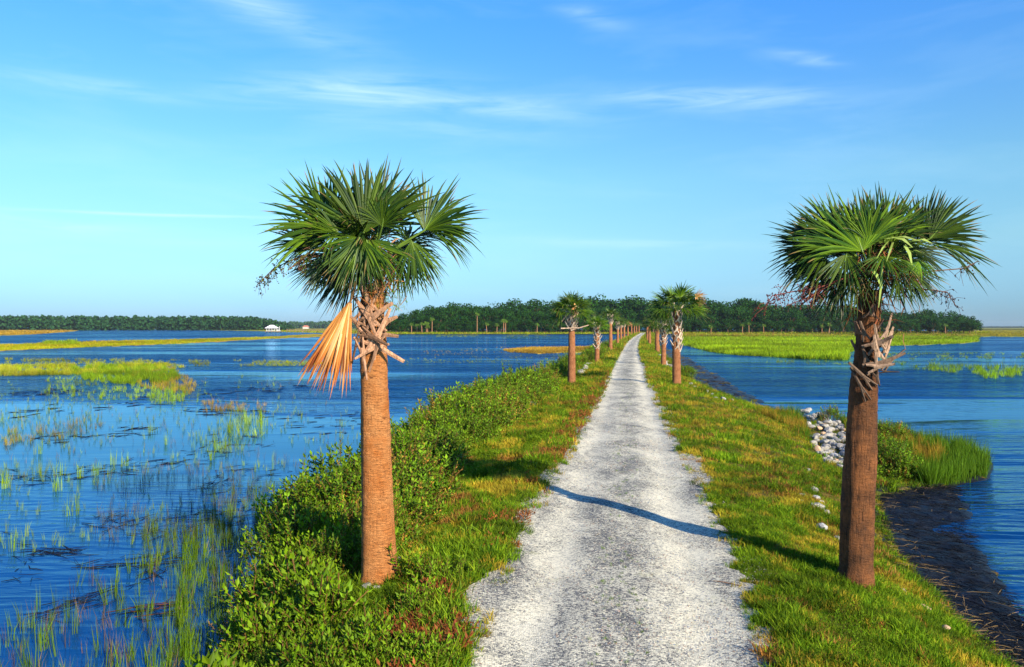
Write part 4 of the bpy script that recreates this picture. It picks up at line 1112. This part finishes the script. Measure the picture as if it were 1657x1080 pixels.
# ---- near right palm
Y2 = 8.2
trunkR = [(1384, 942, 52), (1386, 860, 52), (1391, 760, 50), (1395, 680, 46), (1398, 620, 43), (1402, 560, 34), (1408, 500, 32), (1408, 470, 32)]
frondsR = [  # low tones paint shade on undersides and rear fans
    (1374, 412, -.32, 1340, 306, -.30, 70, (.1, -1, .15), .10, 1.5),
    (1362, 408, -.20, 1290, 322, -.20, 62, (.3, -1, .25), .12, 1.15),
    (1346, 400, -.10, 1243, 368, -.10, 60, (.2, -1, .4), .12, 1.1),
    (1352, 404, -.25, 1262, 346, -.30, 50, (.2, -1, .4), .10, 1.4),
    (1405, 400, -.15, 1402, 300, -.12, 62, (0, -1, .15), .08, .8),
    (1428, 396, -.10, 1458, 298, -.08, 52, (-.15, -1, .15), .08, .75),
    (1395, 402, -.20, 1372, 300, -.18, 50, (.1, -1, .1), .08, 1.0),
    (1416, 404, -.2, 1425, 302, -.2, 48, (-.1, -1, .1), .08, .95),
    (1490, 388, .00, 1532, 302, .00, 60, (-.3, -1, -.05), .08, .65),
    (1500, 390, .05, 1604, 348, .02, 48, (-.2, -1, .3), .14, .75),
    (1498, 388, -.08, 1560, 318, -.12, 44, (-.3, -1, .2), .08, .8),
    (1520, 396, .00, 1592, 408, .00, 36, (-.2, -.8, .6), .30, 1.1),
    (1345, 424, .00, 1268, 444, .00, 60, (-.2, -.9, .5), .08, .6),
    (1356, 436, -.05, 1296, 492, -.08, 52, (-.5, -1, .4), .05, .6),
    (1372, 440, -.2, 1346, 505, -.3, 48, (-.2, -1, .4), .05, .75),
    (1350, 415, -.3, 1330, 470, -.5, 48, (-.2, -1, .5), .06, 1.4),
    (1462, 430, -.1, 1492, 496, -.15, 50, (.5, -1, .4), .06, .75),
    (1450, 425, -.05, 1528, 450, -.05, 56, (.3, -.9, .5), .10, .7),
    (1470, 408, -.15, 1520, 430, -.25, 60, (.1, -1, .6), .10, .8),
    (1456, 428, -.42, 1452, 458, -.50, 66, (0, -1, .3), .04, 1.9),
    (1432, 440, -.3, 1440, 500, -.38, 40, (.2, -1, .3), .06, .8),
    (1400, 400, .45, 1408, 316, .60, 86, (0, -1, -.2), .10, .65),
    (1360, 398, .40, 1300, 330, .55, 78, (.2, -1, -.1), .12, .7),
    (1450, 396, .40, 1490, 322, .55, 70, (-.2, -1, -.1), .12, .65),
    (1380, 410, .40, 1350, 370, .85, 80, (0, -.5, .9), .12, .65),
    (1440, 410, .40, 1470, 370, .85, 80, (0, -.5, .9), .12, .65),
    (1405, 420, -.35, 1400, 450, -.75, 60, (0, -.6, .9), .14, 1.0),
    (1385, 398, -.3, 1392, 330, -.45, 56, (0, -1, .2), .08, 1.3),
]
bootsR = [
    (1396, 618, -.17, 1362, 584, -.20, 0, .06, .045, .45), (1388, 636, -.17, 1366, 590, -.16, 0, .05, .04, .35),
    (1400, 592, -.18, 1452, 568, -.26, 0, .09, .04, .6), (1398, 594, -.2, 1432, 586, -.26, 0, .07, .04, 1.3),
    (1408, 578, -.2, 1388, 536, -.28, 0, .09, .045, 1.3), (1396, 562, -.18, 1428, 540, -.28, 0, .09, .05, 1.0),
    (1410, 560, -.18, 1392, 520, -.24, 0, .08, .04, 1.0), (1424, 572, -.1, 1446, 534, -.12, 0, .07, .03, 1.4),
    (1420, 560, -.14, 1440, 528, -.18, 0, .07, .035, 1.2), (1390, 545, -.15, 1378, 518, -.2, 0, .06, .04, .5),
    (1416, 548, -.18, 1438, 504, -.22, 0, .06, .03, 1.2), (1394, 586, -.12, 1386, 560, -.18, 0, .07, .05, .5),
    (1414, 600, -.18, 1440, 600, -.25, 0, .03, .015, .35), (1404, 604, -.19, 1412, 624, -.21, 0, .05, .02, .4), (1424, 592, -.15, 1450, 560, -.15, 0, .035, .015, 1.2),
]
def extraR(root, base, core, rg, y0):
    cp = [px3(px, py, y0) - base for px, py, _ in trunkR]
    spiral_boots(root, cp, .10, cp[5][2] - .12, cp[7][2] + .1, 14, (.20, .12, .08), rg, L=.15)
    fibres(root, core + np.array([.0, -.08, -.02]), .14, .20, 460, rg, [(.22, .07, .03), (.15, .06, .025), (.10, .05, .02), (.28, .13, .06)])
    q = lambda a, b, d: px3(a, b, y0) + np.array([0, d, 0]) - base
    fruit_stalk(root, [core, q(1360, 450, -.2), q(1310, 468, -.25), q(1270, 474, -.2), q(1240, 480, -.2), q(1226, 500, -.2)], rg, 44, .17, (.18, .05, .04), (.12, .03, .03), 5)
    fruit_stalk(root, [core, q(1345, 455, -.2), q(1300, 480, -.25), q(1262, 496, -.2)], rg, 24, .15, (.20, .06, .04), (.10, .03, .03), 4)
    fruit_stalk(root, [core, q(1450, 450, -.1), q(1500, 440, -.1), q(1550, 436, -.1), q(1574, 424, -.1)], rg, 22, .20, (.16, .08, .04), (.08, .05, .03), 2)
    fruit_stalk(root, [core, q(1455, 470, -.15), q(1490, 470, -.15), q(1520, 474, -.15), q(1534, 496, -.15)], rg, 26, .14, (.12, .06, .04), (.04, .03, .03), 4)
    fruit_stalk(root, [core, q(1400, 440, -.35), q(1430, 430, -.4), q(1450, 455, -.42)], rg, 30, .18, (.26, .10, .05), (.2, .08, .04), 2)
    m = MB()   # pale broken leaf tips bent over the front
    for (a, b, c, d) in [(1405, 398, 1385, 425), (1410, 392, 1440, 408), (1402, 394, 1450, 398), (1412, 400, 1400, 430), (1430, 404, 1440, 440), (1395, 440, 1388, 500), (1378, 440, 1392, 470), (1440, 398, 1470, 402)]:
        p = q(a, b, -.45); e = q(c, d, -.48); mid = (p + e) / 2 + np.array([0, -.02, .03]); s = np.array([.012, 0, .006])
        m.add([p - s, p + s, mid + s * 1.2, mid - s * 1.2, e + s * .2, e - s * .2], np.array([(0, 1, 2, 3), (3, 2, 4, 5)]), np.array((.26, .36, .06)) * rg.uniform(.7, 1.2))
    m.build('bent_leaf_tips', M_frond, root)
hero('nearest right palm, dark reddish rough trunk and broad flat topped crown', (1384, 942), Y2, trunkR, frondsR, bootsR, (1404, 448), M_trunkB, 5, (.27, .18, .12), extraR)

# ---- the palms further along the causeway
def row_palm(px, py, y, top, cw, tw, label, seed, boots=.35, green=1.0, dead=0, detail=2, hang=.3, dry=False, leanx=0.0, barkm=None):
    rg = np.random.default_rng(seed)
    x = (px - CX) / F * y; zb = float(height(x, y)) - .04
    root = empty('palm_tree', (x, y, zb), label=label, cat='palm tree', group='cabbage palms lining the causeway')
    Ht = (HY - top) / F * y + HC - zb; cr = cw / 2 / F * y * 1.28; r = tw / 2 / F * y
    ch = min(cr * .85, Ht * .24); zc = Ht - ch * 1.05
    p0 = np.array([0, 0, 0.]); p1 = np.array([leanx, 0, zc])
    trunk_part(root, [p0, p0 * .5 + p1 * .5 + np.array([rg.normal(0, .02), 0, 0]), p1], [r * 1.15, r, r * .75], barkm or M_trunkC, seed, 16)
    cp = [p0, p1]
    if boots > 0: spiral_boots(root, cp, r * 1.05, zc - boots * Ht, zc + .05, 34, (.62, .50, .38), rg, L=.32, up=.8, w=.13, one=True)
    nf = {2: 32, 1: 24, 0: 14}[detail]
    one = MB() if detail < 2 else None
    for k in range(nf):
        a = k * 2.399 + rg.uniform(-.3, .3); e = math.asin(np.clip(1 - 1.25 * (k + .5) / nf, -hang, 1)) + rg.normal(0, .08)
        d = np.array([math.cos(a) * math.cos(e), math.sin(a) * math.cos(e), math.sin(e)])
        P = p1 + d * cr * np.array([.45, .45, .40]) + np.array([0, 0, .03]); N = np.array([-math.cos(a) * math.sin(e), -math.sin(a) * math.sin(e), math.cos(e)]) + np.array([0, -.35, 0])
        m = one or MB()
        isdry = dry and rg.random() < .6
        L = cr * rg.uniform(.55, .68)
        frond_np(m, P, d + np.array([0, 0, .15]), N, L, rad(rg.uniform(58, 85)), {2: 22, 1: 16, 0: 12}[detail], .25, .4, .2, tone=green * rg.uniform(.8, 1.3), rg=rg, dead=isdry)
        tube(m, [p1, (p1 + P) / 2 + np.array([0, 0, .03]), P], [.02, .015, .012], (.14, .20, .04), 4)
        if detail == 2: m.build('frond', M_frond, root)
    if one: one.build('crown', M_frond, root)
    return root, p1, cr, rg
BK = M_trunkA
r2, p1, cr, rg = row_palm(925, 621, 36.6, 469, 64, 11.5, 'second palm on the left, dead orange frond under its crown', 21, .18, 1.0)
m = MB()
frond_np(m, p1 + np.array([.10, -.55, .42]), (-.08, -.05, -1), (.3, -1, 0), .72, rad(20), 26, 0, .25, 0, dead=True, rg=rg)
m.build('dead_frond', M_dry, r2, label='dead orange hanging fan')
m = MB()
for (a, b) in (((-.55, -.2, -.75), (.35, -.25, -.72)), ((-.5, -.2, -.45), (-.05, -.2, .1)), ((-.1, -.22, -.85), (.4, -.2, -.7))):
    boot_np(m, p1 + np.array(a), np.array(b) - np.array(a), .9, .07, .05, (.62, .45, .32), (0, 0, 1), split=False)
m.build('cut_leaf_stalks', M_boot, r2)
r2, p1, cr, rg = row_palm(1095, 621, 36.6, 460, 84, 12.5, 'second palm on the right, pale criss crossed leaf bases and a browning crown side', 22, .40, 1.15)
m = MB()
for k in range(4): frond_np(m, p1 + np.array([.78, -.3, .50 + .08 * k]), (.6, -.3, .7 - .6 * k), (0, -1, .2), .6, rad(28), 16, .1, .3, 0, dead=True, rg=rg)
m.build('dead_frond', M_dry, r2)
row_palm(966, 586, 57.5, 508, 36, 7.2, 'third palm on the left, slim pale trunk and thin crown', 23, .45, 1.7, hang=.1)
row_palm(1073.5, 588, 55.5, 503, 50, 7.5, 'third palm on the right, half hidden behind the second', 24, .36, .8)
row_palm(988, 569, 82.5, 496, 28, 5.6, 'fourth palm on the left, full crown above a brown trunk', 25, .16, .9, detail=1)
row_palm(1064, 569, 83, 506, 40, 7, 'fourth palm on the right with broad dark crown', 26, .1, .7, detail=1)
GPF = 'far palms down the causeway'
Lpx = [(999.4, 559, 112, 512, 21, 4.2, 1), (1005, 553, 140, 512, 18, 3.6, 1), (1010, 550, 164, 513, 16, 3.2, 1), (1016, 545.5, 205, 519, 13, 2.6, 1), (1022, 543.5, 240, 520, 11, 2.2, 0), (1026.5, 542, 270, 521, 10, 2, 0), (1030, 541, 300, 521, 9, 1.8, 0), (1034, 540, 330, 521, 9, 1.8, 0)]
Lnm = ['fifth', 'sixth', 'seventh', 'eighth', 'ninth', 'tenth', 'eleventh', 'last']
for k, (px, py, y, tp, cw, tw, dt) in enumerate(Lpx):
    row_palm(px, py, y, tp, cw, tw, Lnm[k] + ' palm from the near end of the left row' + (', its crown browned and dry' if k == 3 else '') if k < 7 else 'farthest small palm of the left row by the wood', 30 + k, .2 if k < 3 else 0, .9, detail=dt, dry=(k == 3))
Rpx = [(1051, 559, 112, 515, 22, 4.4, 1), (1047.6, 553, 140, 515, 18, 3.6, 1), (1046.8, 548, 180, 518, 15, 3, 1), (1046.6, 545, 215, 520, 12, 2.4, 0), (1047, 543, 250, 521, 11, 2.2, 0)]
for k, (px, py, y, tp, cw, tw, dt) in enumerate(Rpx):
    row_palm(px, py, y, tp, cw, tw, ['fifth', 'sixth', 'seventh', 'eighth', 'ninth'][k] + ' palm from the near end of the right row', 50 + k, 0, .75, detail=dt)

# ------------------------------------------------------------------ woods
fg = MB()
me = bpy.data.meshes.new('wood_ground')
P = [gp(px, py, WATER) for px, py in [(600, 541.5), (700, 541.2), (850, 541), (1000, 541), (1100, 541), (1300, 540.5), (1500, 540), (1600, 539.5)]]
ptsg = [(float(p[0]), float(p[1]), -.35) for p in P] + [(420, 900, -.35), (-120, 900, -.35)]
ng = len(ptsg)
me.from_pydata(ptsg + [(a, b, WATER - .3) for a, b, _ in ptsg], [], [list(range(ng))] + [[i, (i + 1) % ng, ng + (i + 1) % ng, ng + i] for i in range(ng)])
me.materials.append(M_fwood); o = bpy.data.objects.new('wood_ground', me); COL.objects.link(o); tag(o, kind='structure')
mbe = MB()
p = poly_pts([(600, 540.0), (1100, 539.6), (1600, 538.5), (1600, 541), (1100, 541.6), (600, 542.0)], 5200)
g = gp(p[:, 0], p[:, 1], WATER); g[:, 2] = -.5
k = len(g); yl = R.random(k) < .45
for mm, T, tn in ((yl, MARSHY, (.85, .95, .5)), (~yl, MARSH, (1.0, .95, .6))):
    s = R.uniform(1.2, 2.4, mm.sum()); stamp(mbe, T, g[mm], R.uniform(0, 6.28, mm.sum()), np.stack([s * 9, s * 9, s], 1), None, None, tints(mm.sum()) * np.array(tn))
mbe.build('shore_sedge', M_grass, kind='stuff', label='narrow band of yellow green sedge along the foot of the wood', category='sedge')

def tree_meshes(seed, dens=1.0):
    rg = np.random.default_rng(seed)
    m = MB(); T = []
    lobes = [(rg.uniform(-.26, .26), rg.uniform(-.26, .26), rg.uniform(.45, .86), rg.uniform(.13, .24)) for _ in range(11)] + [(rg.uniform(-.3, .3), rg.uniform(-.3, .3), rg.uniform(.25, .5), rg.uniform(.12, .2)) for _ in range(6)]
    for (lx, ly, lz, lr) in lobes:
        n = int(85 * dens); d = rg.normal(0, 1, (n, 3)); d /= np.linalg.norm(d, axis=1)[:, None]
        c = np.array([lx, ly, min(lz, 1 - lr)]) + d * lr * rg.uniform(.6, 1.08, (n, 1)) * np.array([1, 1, .8])
        nrm = d + rg.normal(0, .55, (n, 3)); nrm /= np.linalg.norm(nrm, axis=1)[:, None]
        u = np.cross(nrm, rg.normal(0, 1, (n, 3))); u /= np.linalg.norm(u, axis=1)[:, None]; v = np.cross(nrm, u)
        s = rg.uniform(.018, .042, (n, 1))
        V_ = np.stack([c - u * s, c - v * s * .6 + u * s * .2, c + u * s, c + v * s * .7], 1).reshape(-1, 3)
        base = np.array([(.011, .046, .004)]) * rg.uniform(.7, 1.5); hi = rg.uniform(.6, 1.5, (n, 1))
        C_ = np.repeat(base * hi, 4, 0)
        m.add(V_, np.arange(n * 4).reshape(-1, 4), C_)
    cm_ = m.mesh('crown', M_tree)
    t = MB()
    tube(t, [(0, 0, -.02), (.01, 0, .2), (0, .01, .45)], [.028, .02, .012], (.05, .04, .03), 7)
    for _ in range(5):
        a = rg.uniform(0, 6.28); tube(t, [(0.005, 0, rg.uniform(.18, .35)), (math.cos(a) * .12, math.sin(a) * .12, .5), (math.cos(a) * .2, math.sin(a) * .2, .68)], [.012, .008, .003], (.05, .04, .03), 5)
    return cm_, t.mesh('trunk', M_twig)
TREES = [tree_meshes(200 + k) for k in range(6)]
def put_tree(x, y, h, label, group, name='oak_tree', wide=1.0, z=-.4):
    cm_, tm_ = TREES[int(R.integers(0, 6))]
    o = empty(name, (x, y, z), label=label, cat='tree' if name != 'woodland_bush' else 'bush', group=group)
    o.rotation_euler.z = R.uniform(0, 6.28); k = h * wide * R.uniform(.9, 1.15); o.scale = (k, k, h)
    for nm, me_ in (('crown', cm_), ('trunk', tm_)):
        c = bpy.data.objects.new(nm, me_); COL.objects.link(c); c.parent = o
topx = [610, 630, 650, 690, 750, 830, 900, 960, 1000, 1040, 1100, 1200, 1280, 1400, 1500, 1560, 1578, 1590]
topy = [526, 517, 507, 496, 491, 487, 486, 481, 484, 484, 487, 486, 491, 497, 503, 511, 517, 524]
nt = 0
for row, (y, fac, st) in enumerate([(382, .72, 19), (394, .88, 18), (408, 1.0, 16), (424, 1.06, 19)]):
    px = 628 + 7 * row
    while px < 1582 - 5 * row:
        yy = y + R.uniform(-5, 5)
        if not (abs(px - 1040) < 9 and row < 3):
            t = np.interp(px, topx, topy); h = ((HY - t) / F * yy + HC + .4) * fac * R.uniform(.82, 1.12)
            put_tree((px - CX) / F * yy, yy, max(h, 3.5), 'dark green broadleaf tree in the wood across the water', 'broadleaf trees of the wood across the water', wide=1.05 if h > 9 else 1.3); nt += 1
        px += st * R.uniform(.75, 1.25)
px = 625
while px < 1584:
    yy = 374 + R.uniform(-4, 4)
    if abs(px - 1040) > 8: put_tree((px - CX) / F * yy, yy, R.uniform(4.0, 7.5), 'low dark bush at the front edge of the wood', 'bushes along the front edge of the wood', 'woodland_bush', 1.3)
    px += R.uniform(6, 11)
for (px, tp, wd) in [(666, 521, 8), (675, 522, 8), (683, 520, 8), (690, 518, 10), (692, 524, 9), (699, 512, 9), (772, 504, 9), (788, 520, 8), (804, 521, 9), (815, 514, 9), (818, 516, 8), (869, 521, 8), (1046 + 104, 524, 9), (1201, 522, 8), (1212, 520, 8), (1236, 523, 7), (1330, 524, 8), (1342, 521, 8), (1530, 522, 8)]:
    yy = 366 + R.uniform(-2, 2); rg = np.random.default_rng(int(px))
    x = (px - CX) / F * yy
    root = empty('cabbage_palm', (x, yy, -.4), label='pale yellow green cabbage palm standing at the front of the wood', cat='palm tree', group='cabbage palms at the front of the wood')
    Ht = (HY - tp) / F * yy + HC + .4; cr = wd / 2 / F * yy * 1.1
    trunk_part(root, [(0, 0, 0), (rg.normal(0, .15), 0, Ht - cr)], [.16, .14], M_boot, 3, 8)
    m = MB()
    for k in range(16):
        a = k * 2.4; e = math.asin(1 - 1.5 * (k + .5) / 16); d = np.array([math.cos(a) * math.cos(e), math.sin(a) * math.cos(e), math.sin(e)])
        frond_np(m, np.array([0, 0, Ht - cr]) + d * cr * .3, d, (-math.cos(a) * math.sin(e), -math.sin(a) * math.sin(e) - .3, math.cos(e)), cr * .75, rad(80), 10, .3, .5, .2, tone=2.0 if rg.random() < .7 else 1.0, rg=rg)
    m.build('crown', M_frond, root)

def far_wood(name, x0, x1, y, topf, n, base_col, label, depth=25):
    """a far wood that reads as one mass: leaf clumps through its whole depth"""
    rg = np.random.default_rng(int(y)); m = MB()
    nc = int((x1 - x0) / 7) * 9
    cx_ = x0 + (np.arange(nc) + rg.uniform(-1, 1, nc)) * (x1 - x0) / nc; cy_ = y + rg.uniform(0, depth, nc)
    for k in range(nc):
        h = topf(cx_[k]) * rg.uniform(.72, 1.08); r_ = rg.uniform(2.5, 6)
        q = n; d = rg.normal(0, 1, (q, 3)); d /= np.linalg.norm(d, axis=1)[:, None]
        zc = rg.uniform(.3, 1.0, (q, 1)) if False else np.where(rg.random((q, 1)) < .45, h - r_ * .8, rg.uniform(1, max(1.5, h - r_), (q, 1)))
        c = np.concatenate([np.full((q, 1), cx_[k]), np.full((q, 1), cy_[k]), zc], 1) + d * r_ * np.array([1, 1, .8]) * rg.uniform(.6, 1, (q, 1))
        c[:, 2] = np.clip(c[:, 2], -.5, None)
        nr = d + rg.normal(0, .5, (q, 3)); u = np.cross(nr, rg.normal(0, 1, (q, 3))); u /= np.linalg.norm(u, axis=1)[:, None]; v = np.cross(nr / np.linalg.norm(nr, axis=1)[:, None], u)
        s = rg.uniform(.9, 1.8, (q, 1))
        V_ = np.stack([c - u * s, c - v * s * .7, c + u * s, c + v * s * .7], 1).reshape(-1, 3)
        m.add(V_, np.arange(q * 4).reshape(-1, 4), np.repeat(np.array([base_col]) * rg.uniform(.6, 1.5, (q, 1)), 4, 0))
    m.build(name, M_far, kind='stuff', label=label, category='wood')
def tops(pxs, pys, y): return lambda x: float((HY - np.interp(x / y * F + CX, pxs, pys)) / F * y + HC)
far_wood('distant_wood', (-120 - CX) / F * 820, (462 - CX) / F * 820, 820, tops([-100, 0, 200, 380, 410, 430, 450, 462], [511, 511, 511.5, 511.5, 513, 517, 521, 526], 820), 70, (.018, .060, .018), 'long dark green wood on the far left shore')
far_wood('hazy_distant_wood', (440 - CX) / F * 1700, (660 - CX) / F * 1700, 1700, tops([430, 480, 540, 600, 660], [520.5, 520.5, 519.5, 519, 519], 1700), 60, (.035, .09, .03), 'pale blue green wood on the horizon behind the boathouse', 40)
far_wood('right_distant_wood', (1560 - CX) / F * 2600, (1760 - CX) / F * 2600, 2600, lambda x: 3.5, 50, (.03, .06, .03), 'thin dark line of wood on the horizon at the far right', 40)
flat('far_land', [(-300, 530.9), (-300, 531.3), (300, 531.6), (700, 532.2), (700, 530.9)], M_flat)
flat('far_land', [(1500, 531.0), (1500, 534), (1900, 534), (1900, 531.0)], M_flat)

# ------------------------------------------------------------------ boathouse on the left water
yb = 480.0
def bx(px): return (px - CX) / F * yb
root = empty('boathouse', (bx(440), yb, WATER), label='white roofed open boathouse on pilings by the far left marsh', cat='boathouse'); root.scale = (.82, .82, .82)
u = F / yb  # px per metre
hx = 3.2
m = MB(); box(m, -hx - .8, hx + 3.4, -4.2, 4.2, .75, 1.05, (1, 1, 1)); m.build('deck', M_wood, root)
for (a, b) in [(x_, y_) for x_ in (-3.6, -1.3, 1, 3.2, 5, 6.4) for y_ in (-3.9, 3.9)]:
    m = MB(); tube(m, [(a, b, -1), (a, b, .78)], [.16, .15], (.1, .08, .05), 8); m.build('piling', M_wood, root)
for (a, b) in [(x_, y_) for x_ in (-3.0, -1.0, 1.0, 3.0) for y_ in (-3.4, 3.4)]:
    m = MB(); box(m, a - .12, a + .12, b - .12, b + .12, 1.05, 3.3); m.build('post', M_white, root)
m = MB()
E = 3.9; Z0, Z1 = 3.4, 5.6
V_ = [(-E, -4.3, Z0), (E, -4.3, Z0), (E, 4.3, Z0), (-E, 4.3, Z0), (-1.2, 0, Z1), (1.2, 0, Z1), (-E, -4.3, Z0 - .18), (E, -4.3, Z0 - .18), (E, 4.3, Z0 - .18), (-E, 4.3, Z0 - .18)]
m.add(V_, [np.array([(0, 1, 5, 4), (2, 3, 4, 5), (0, 6, 7, 1), (1, 7, 8, 2), (2, 8, 9, 3), (3, 9, 6, 0), (6, 9, 8, 7)]), np.array([(1, 2, 5), (3, 0, 4)])], (1, 1, 1))
m.build('roof', M_roofw, root)
m = MB()
for (a, b) in ((-2.9, -1.1), (-.9, .9), (1.1, 2.9)):
    box(m, a, b, -3.45, -3.37, 1.9, 2.0); 
    for k in range(7): xx = a + (b - a) * (k + .5) / 7; box(m, xx - .04, xx + .04, -3.44, -3.38, 1.05, 1.9)
m.build('railing', M_white, root)
m = MB(); box(m, -2.8, -.8, .5, 3.0, 1.05, 3.2, (1, 1, 1)); box(m, -2.9, -.7, .4, .49, 2.6, 2.9); m.build('store_room', M_wood, root)
for a in (3.9, 6.2):
    m = MB(); box(m, a - .16, a + .16, -2.6, -2.3, 1.05, 4.6 + (a < 5) * .2); m.build('lift_post', M_white, root)
m = MB(); box(m, 4.2, 5.8, -1.8, 1.8, 1.06, 1.7); box(m, 4.5, 5.5, -1.0, 1.0, 1.7, 2.4); m.build('boat_cover', M_white, root)
# walkway
root = empty('boardwalk', (bx(458), yb + 8, WATER), label='long low wooden boardwalk running right from the boathouse over the marsh', cat='boardwalk')
Lw = bx(545) - bx(458)
m = MB(); box(m, 0, Lw, -.7, .7, 1.1, 1.28); m.build('deck', M_wood, root)
m = MB()
box(m, 0, Lw, -.72, -.62, 2.0, 2.1); box(m, 0, Lw, .62, .72, 2.0, 2.1); box(m, 0, Lw, -.71, -.63, 1.6, 1.68)
m.build('handrail', M_wood, root)
for k in range(17):
    a = Lw * k / 16 + .1; m = MB(); box(m, a - .09, a + .09, -.78, -.73, -.8, 2.15); box(m, a - .09, a + .09, .73, .78, -.8, 2.15); m.build('post', M_wood, root)
o = MB(); tube(o, [(0, 0, -.8), (0, 0, 2.0)], [.16, .14], (.1, .1, .1), 8); o.build('mooring_post', M_wood, loc=(bx(498), 468, WATER), label='single dark mooring post standing in water right of the boathouse', cat='post')
yh = 1500.0
root = empty('cottage', ((495 - CX) / F * yh, yh, -.5), label='tiny red roofed cottage at the foot of the hazy far wood', cat='house')
m = MB(); box(m, -5, 5, -4, 4, 0, 3.2); m.build('wall', M_white, root)
m = MB(); m.add([(-6, -5, 3.1), (6, -5, 3.1), (6, 5, 3.1), (-6, 5, 3.1), (-3, 0, 6.2), (3, 0, 6.2)], [np.array([(0, 1, 5, 4), (2, 3, 4, 5), (3, 2, 1, 0)]), np.array([(1, 2, 5), (3, 0, 4)])], (1, 1, 1)); m.build('roof', M_redroof, root)

# ------------------------------------------------------------------ haze
hm, t = mat('haze_air')
t.n('ShaderNodeOutputMaterial', {'Volume': t.n('ShaderNodeVolumePrincipled', {'Color': (.75, .88, 1.0, 1), 'Density': .00008, 'Anisotropy': .2})})
m = MB(); box(m, -3200, 3200, -50, 3200, -3.6, 24)
m.build('haze', hm, kind='stuff', label='thin blue air haze over the marsh', category='haze')
print('trees', nt, 'objects', len(SC.objects))
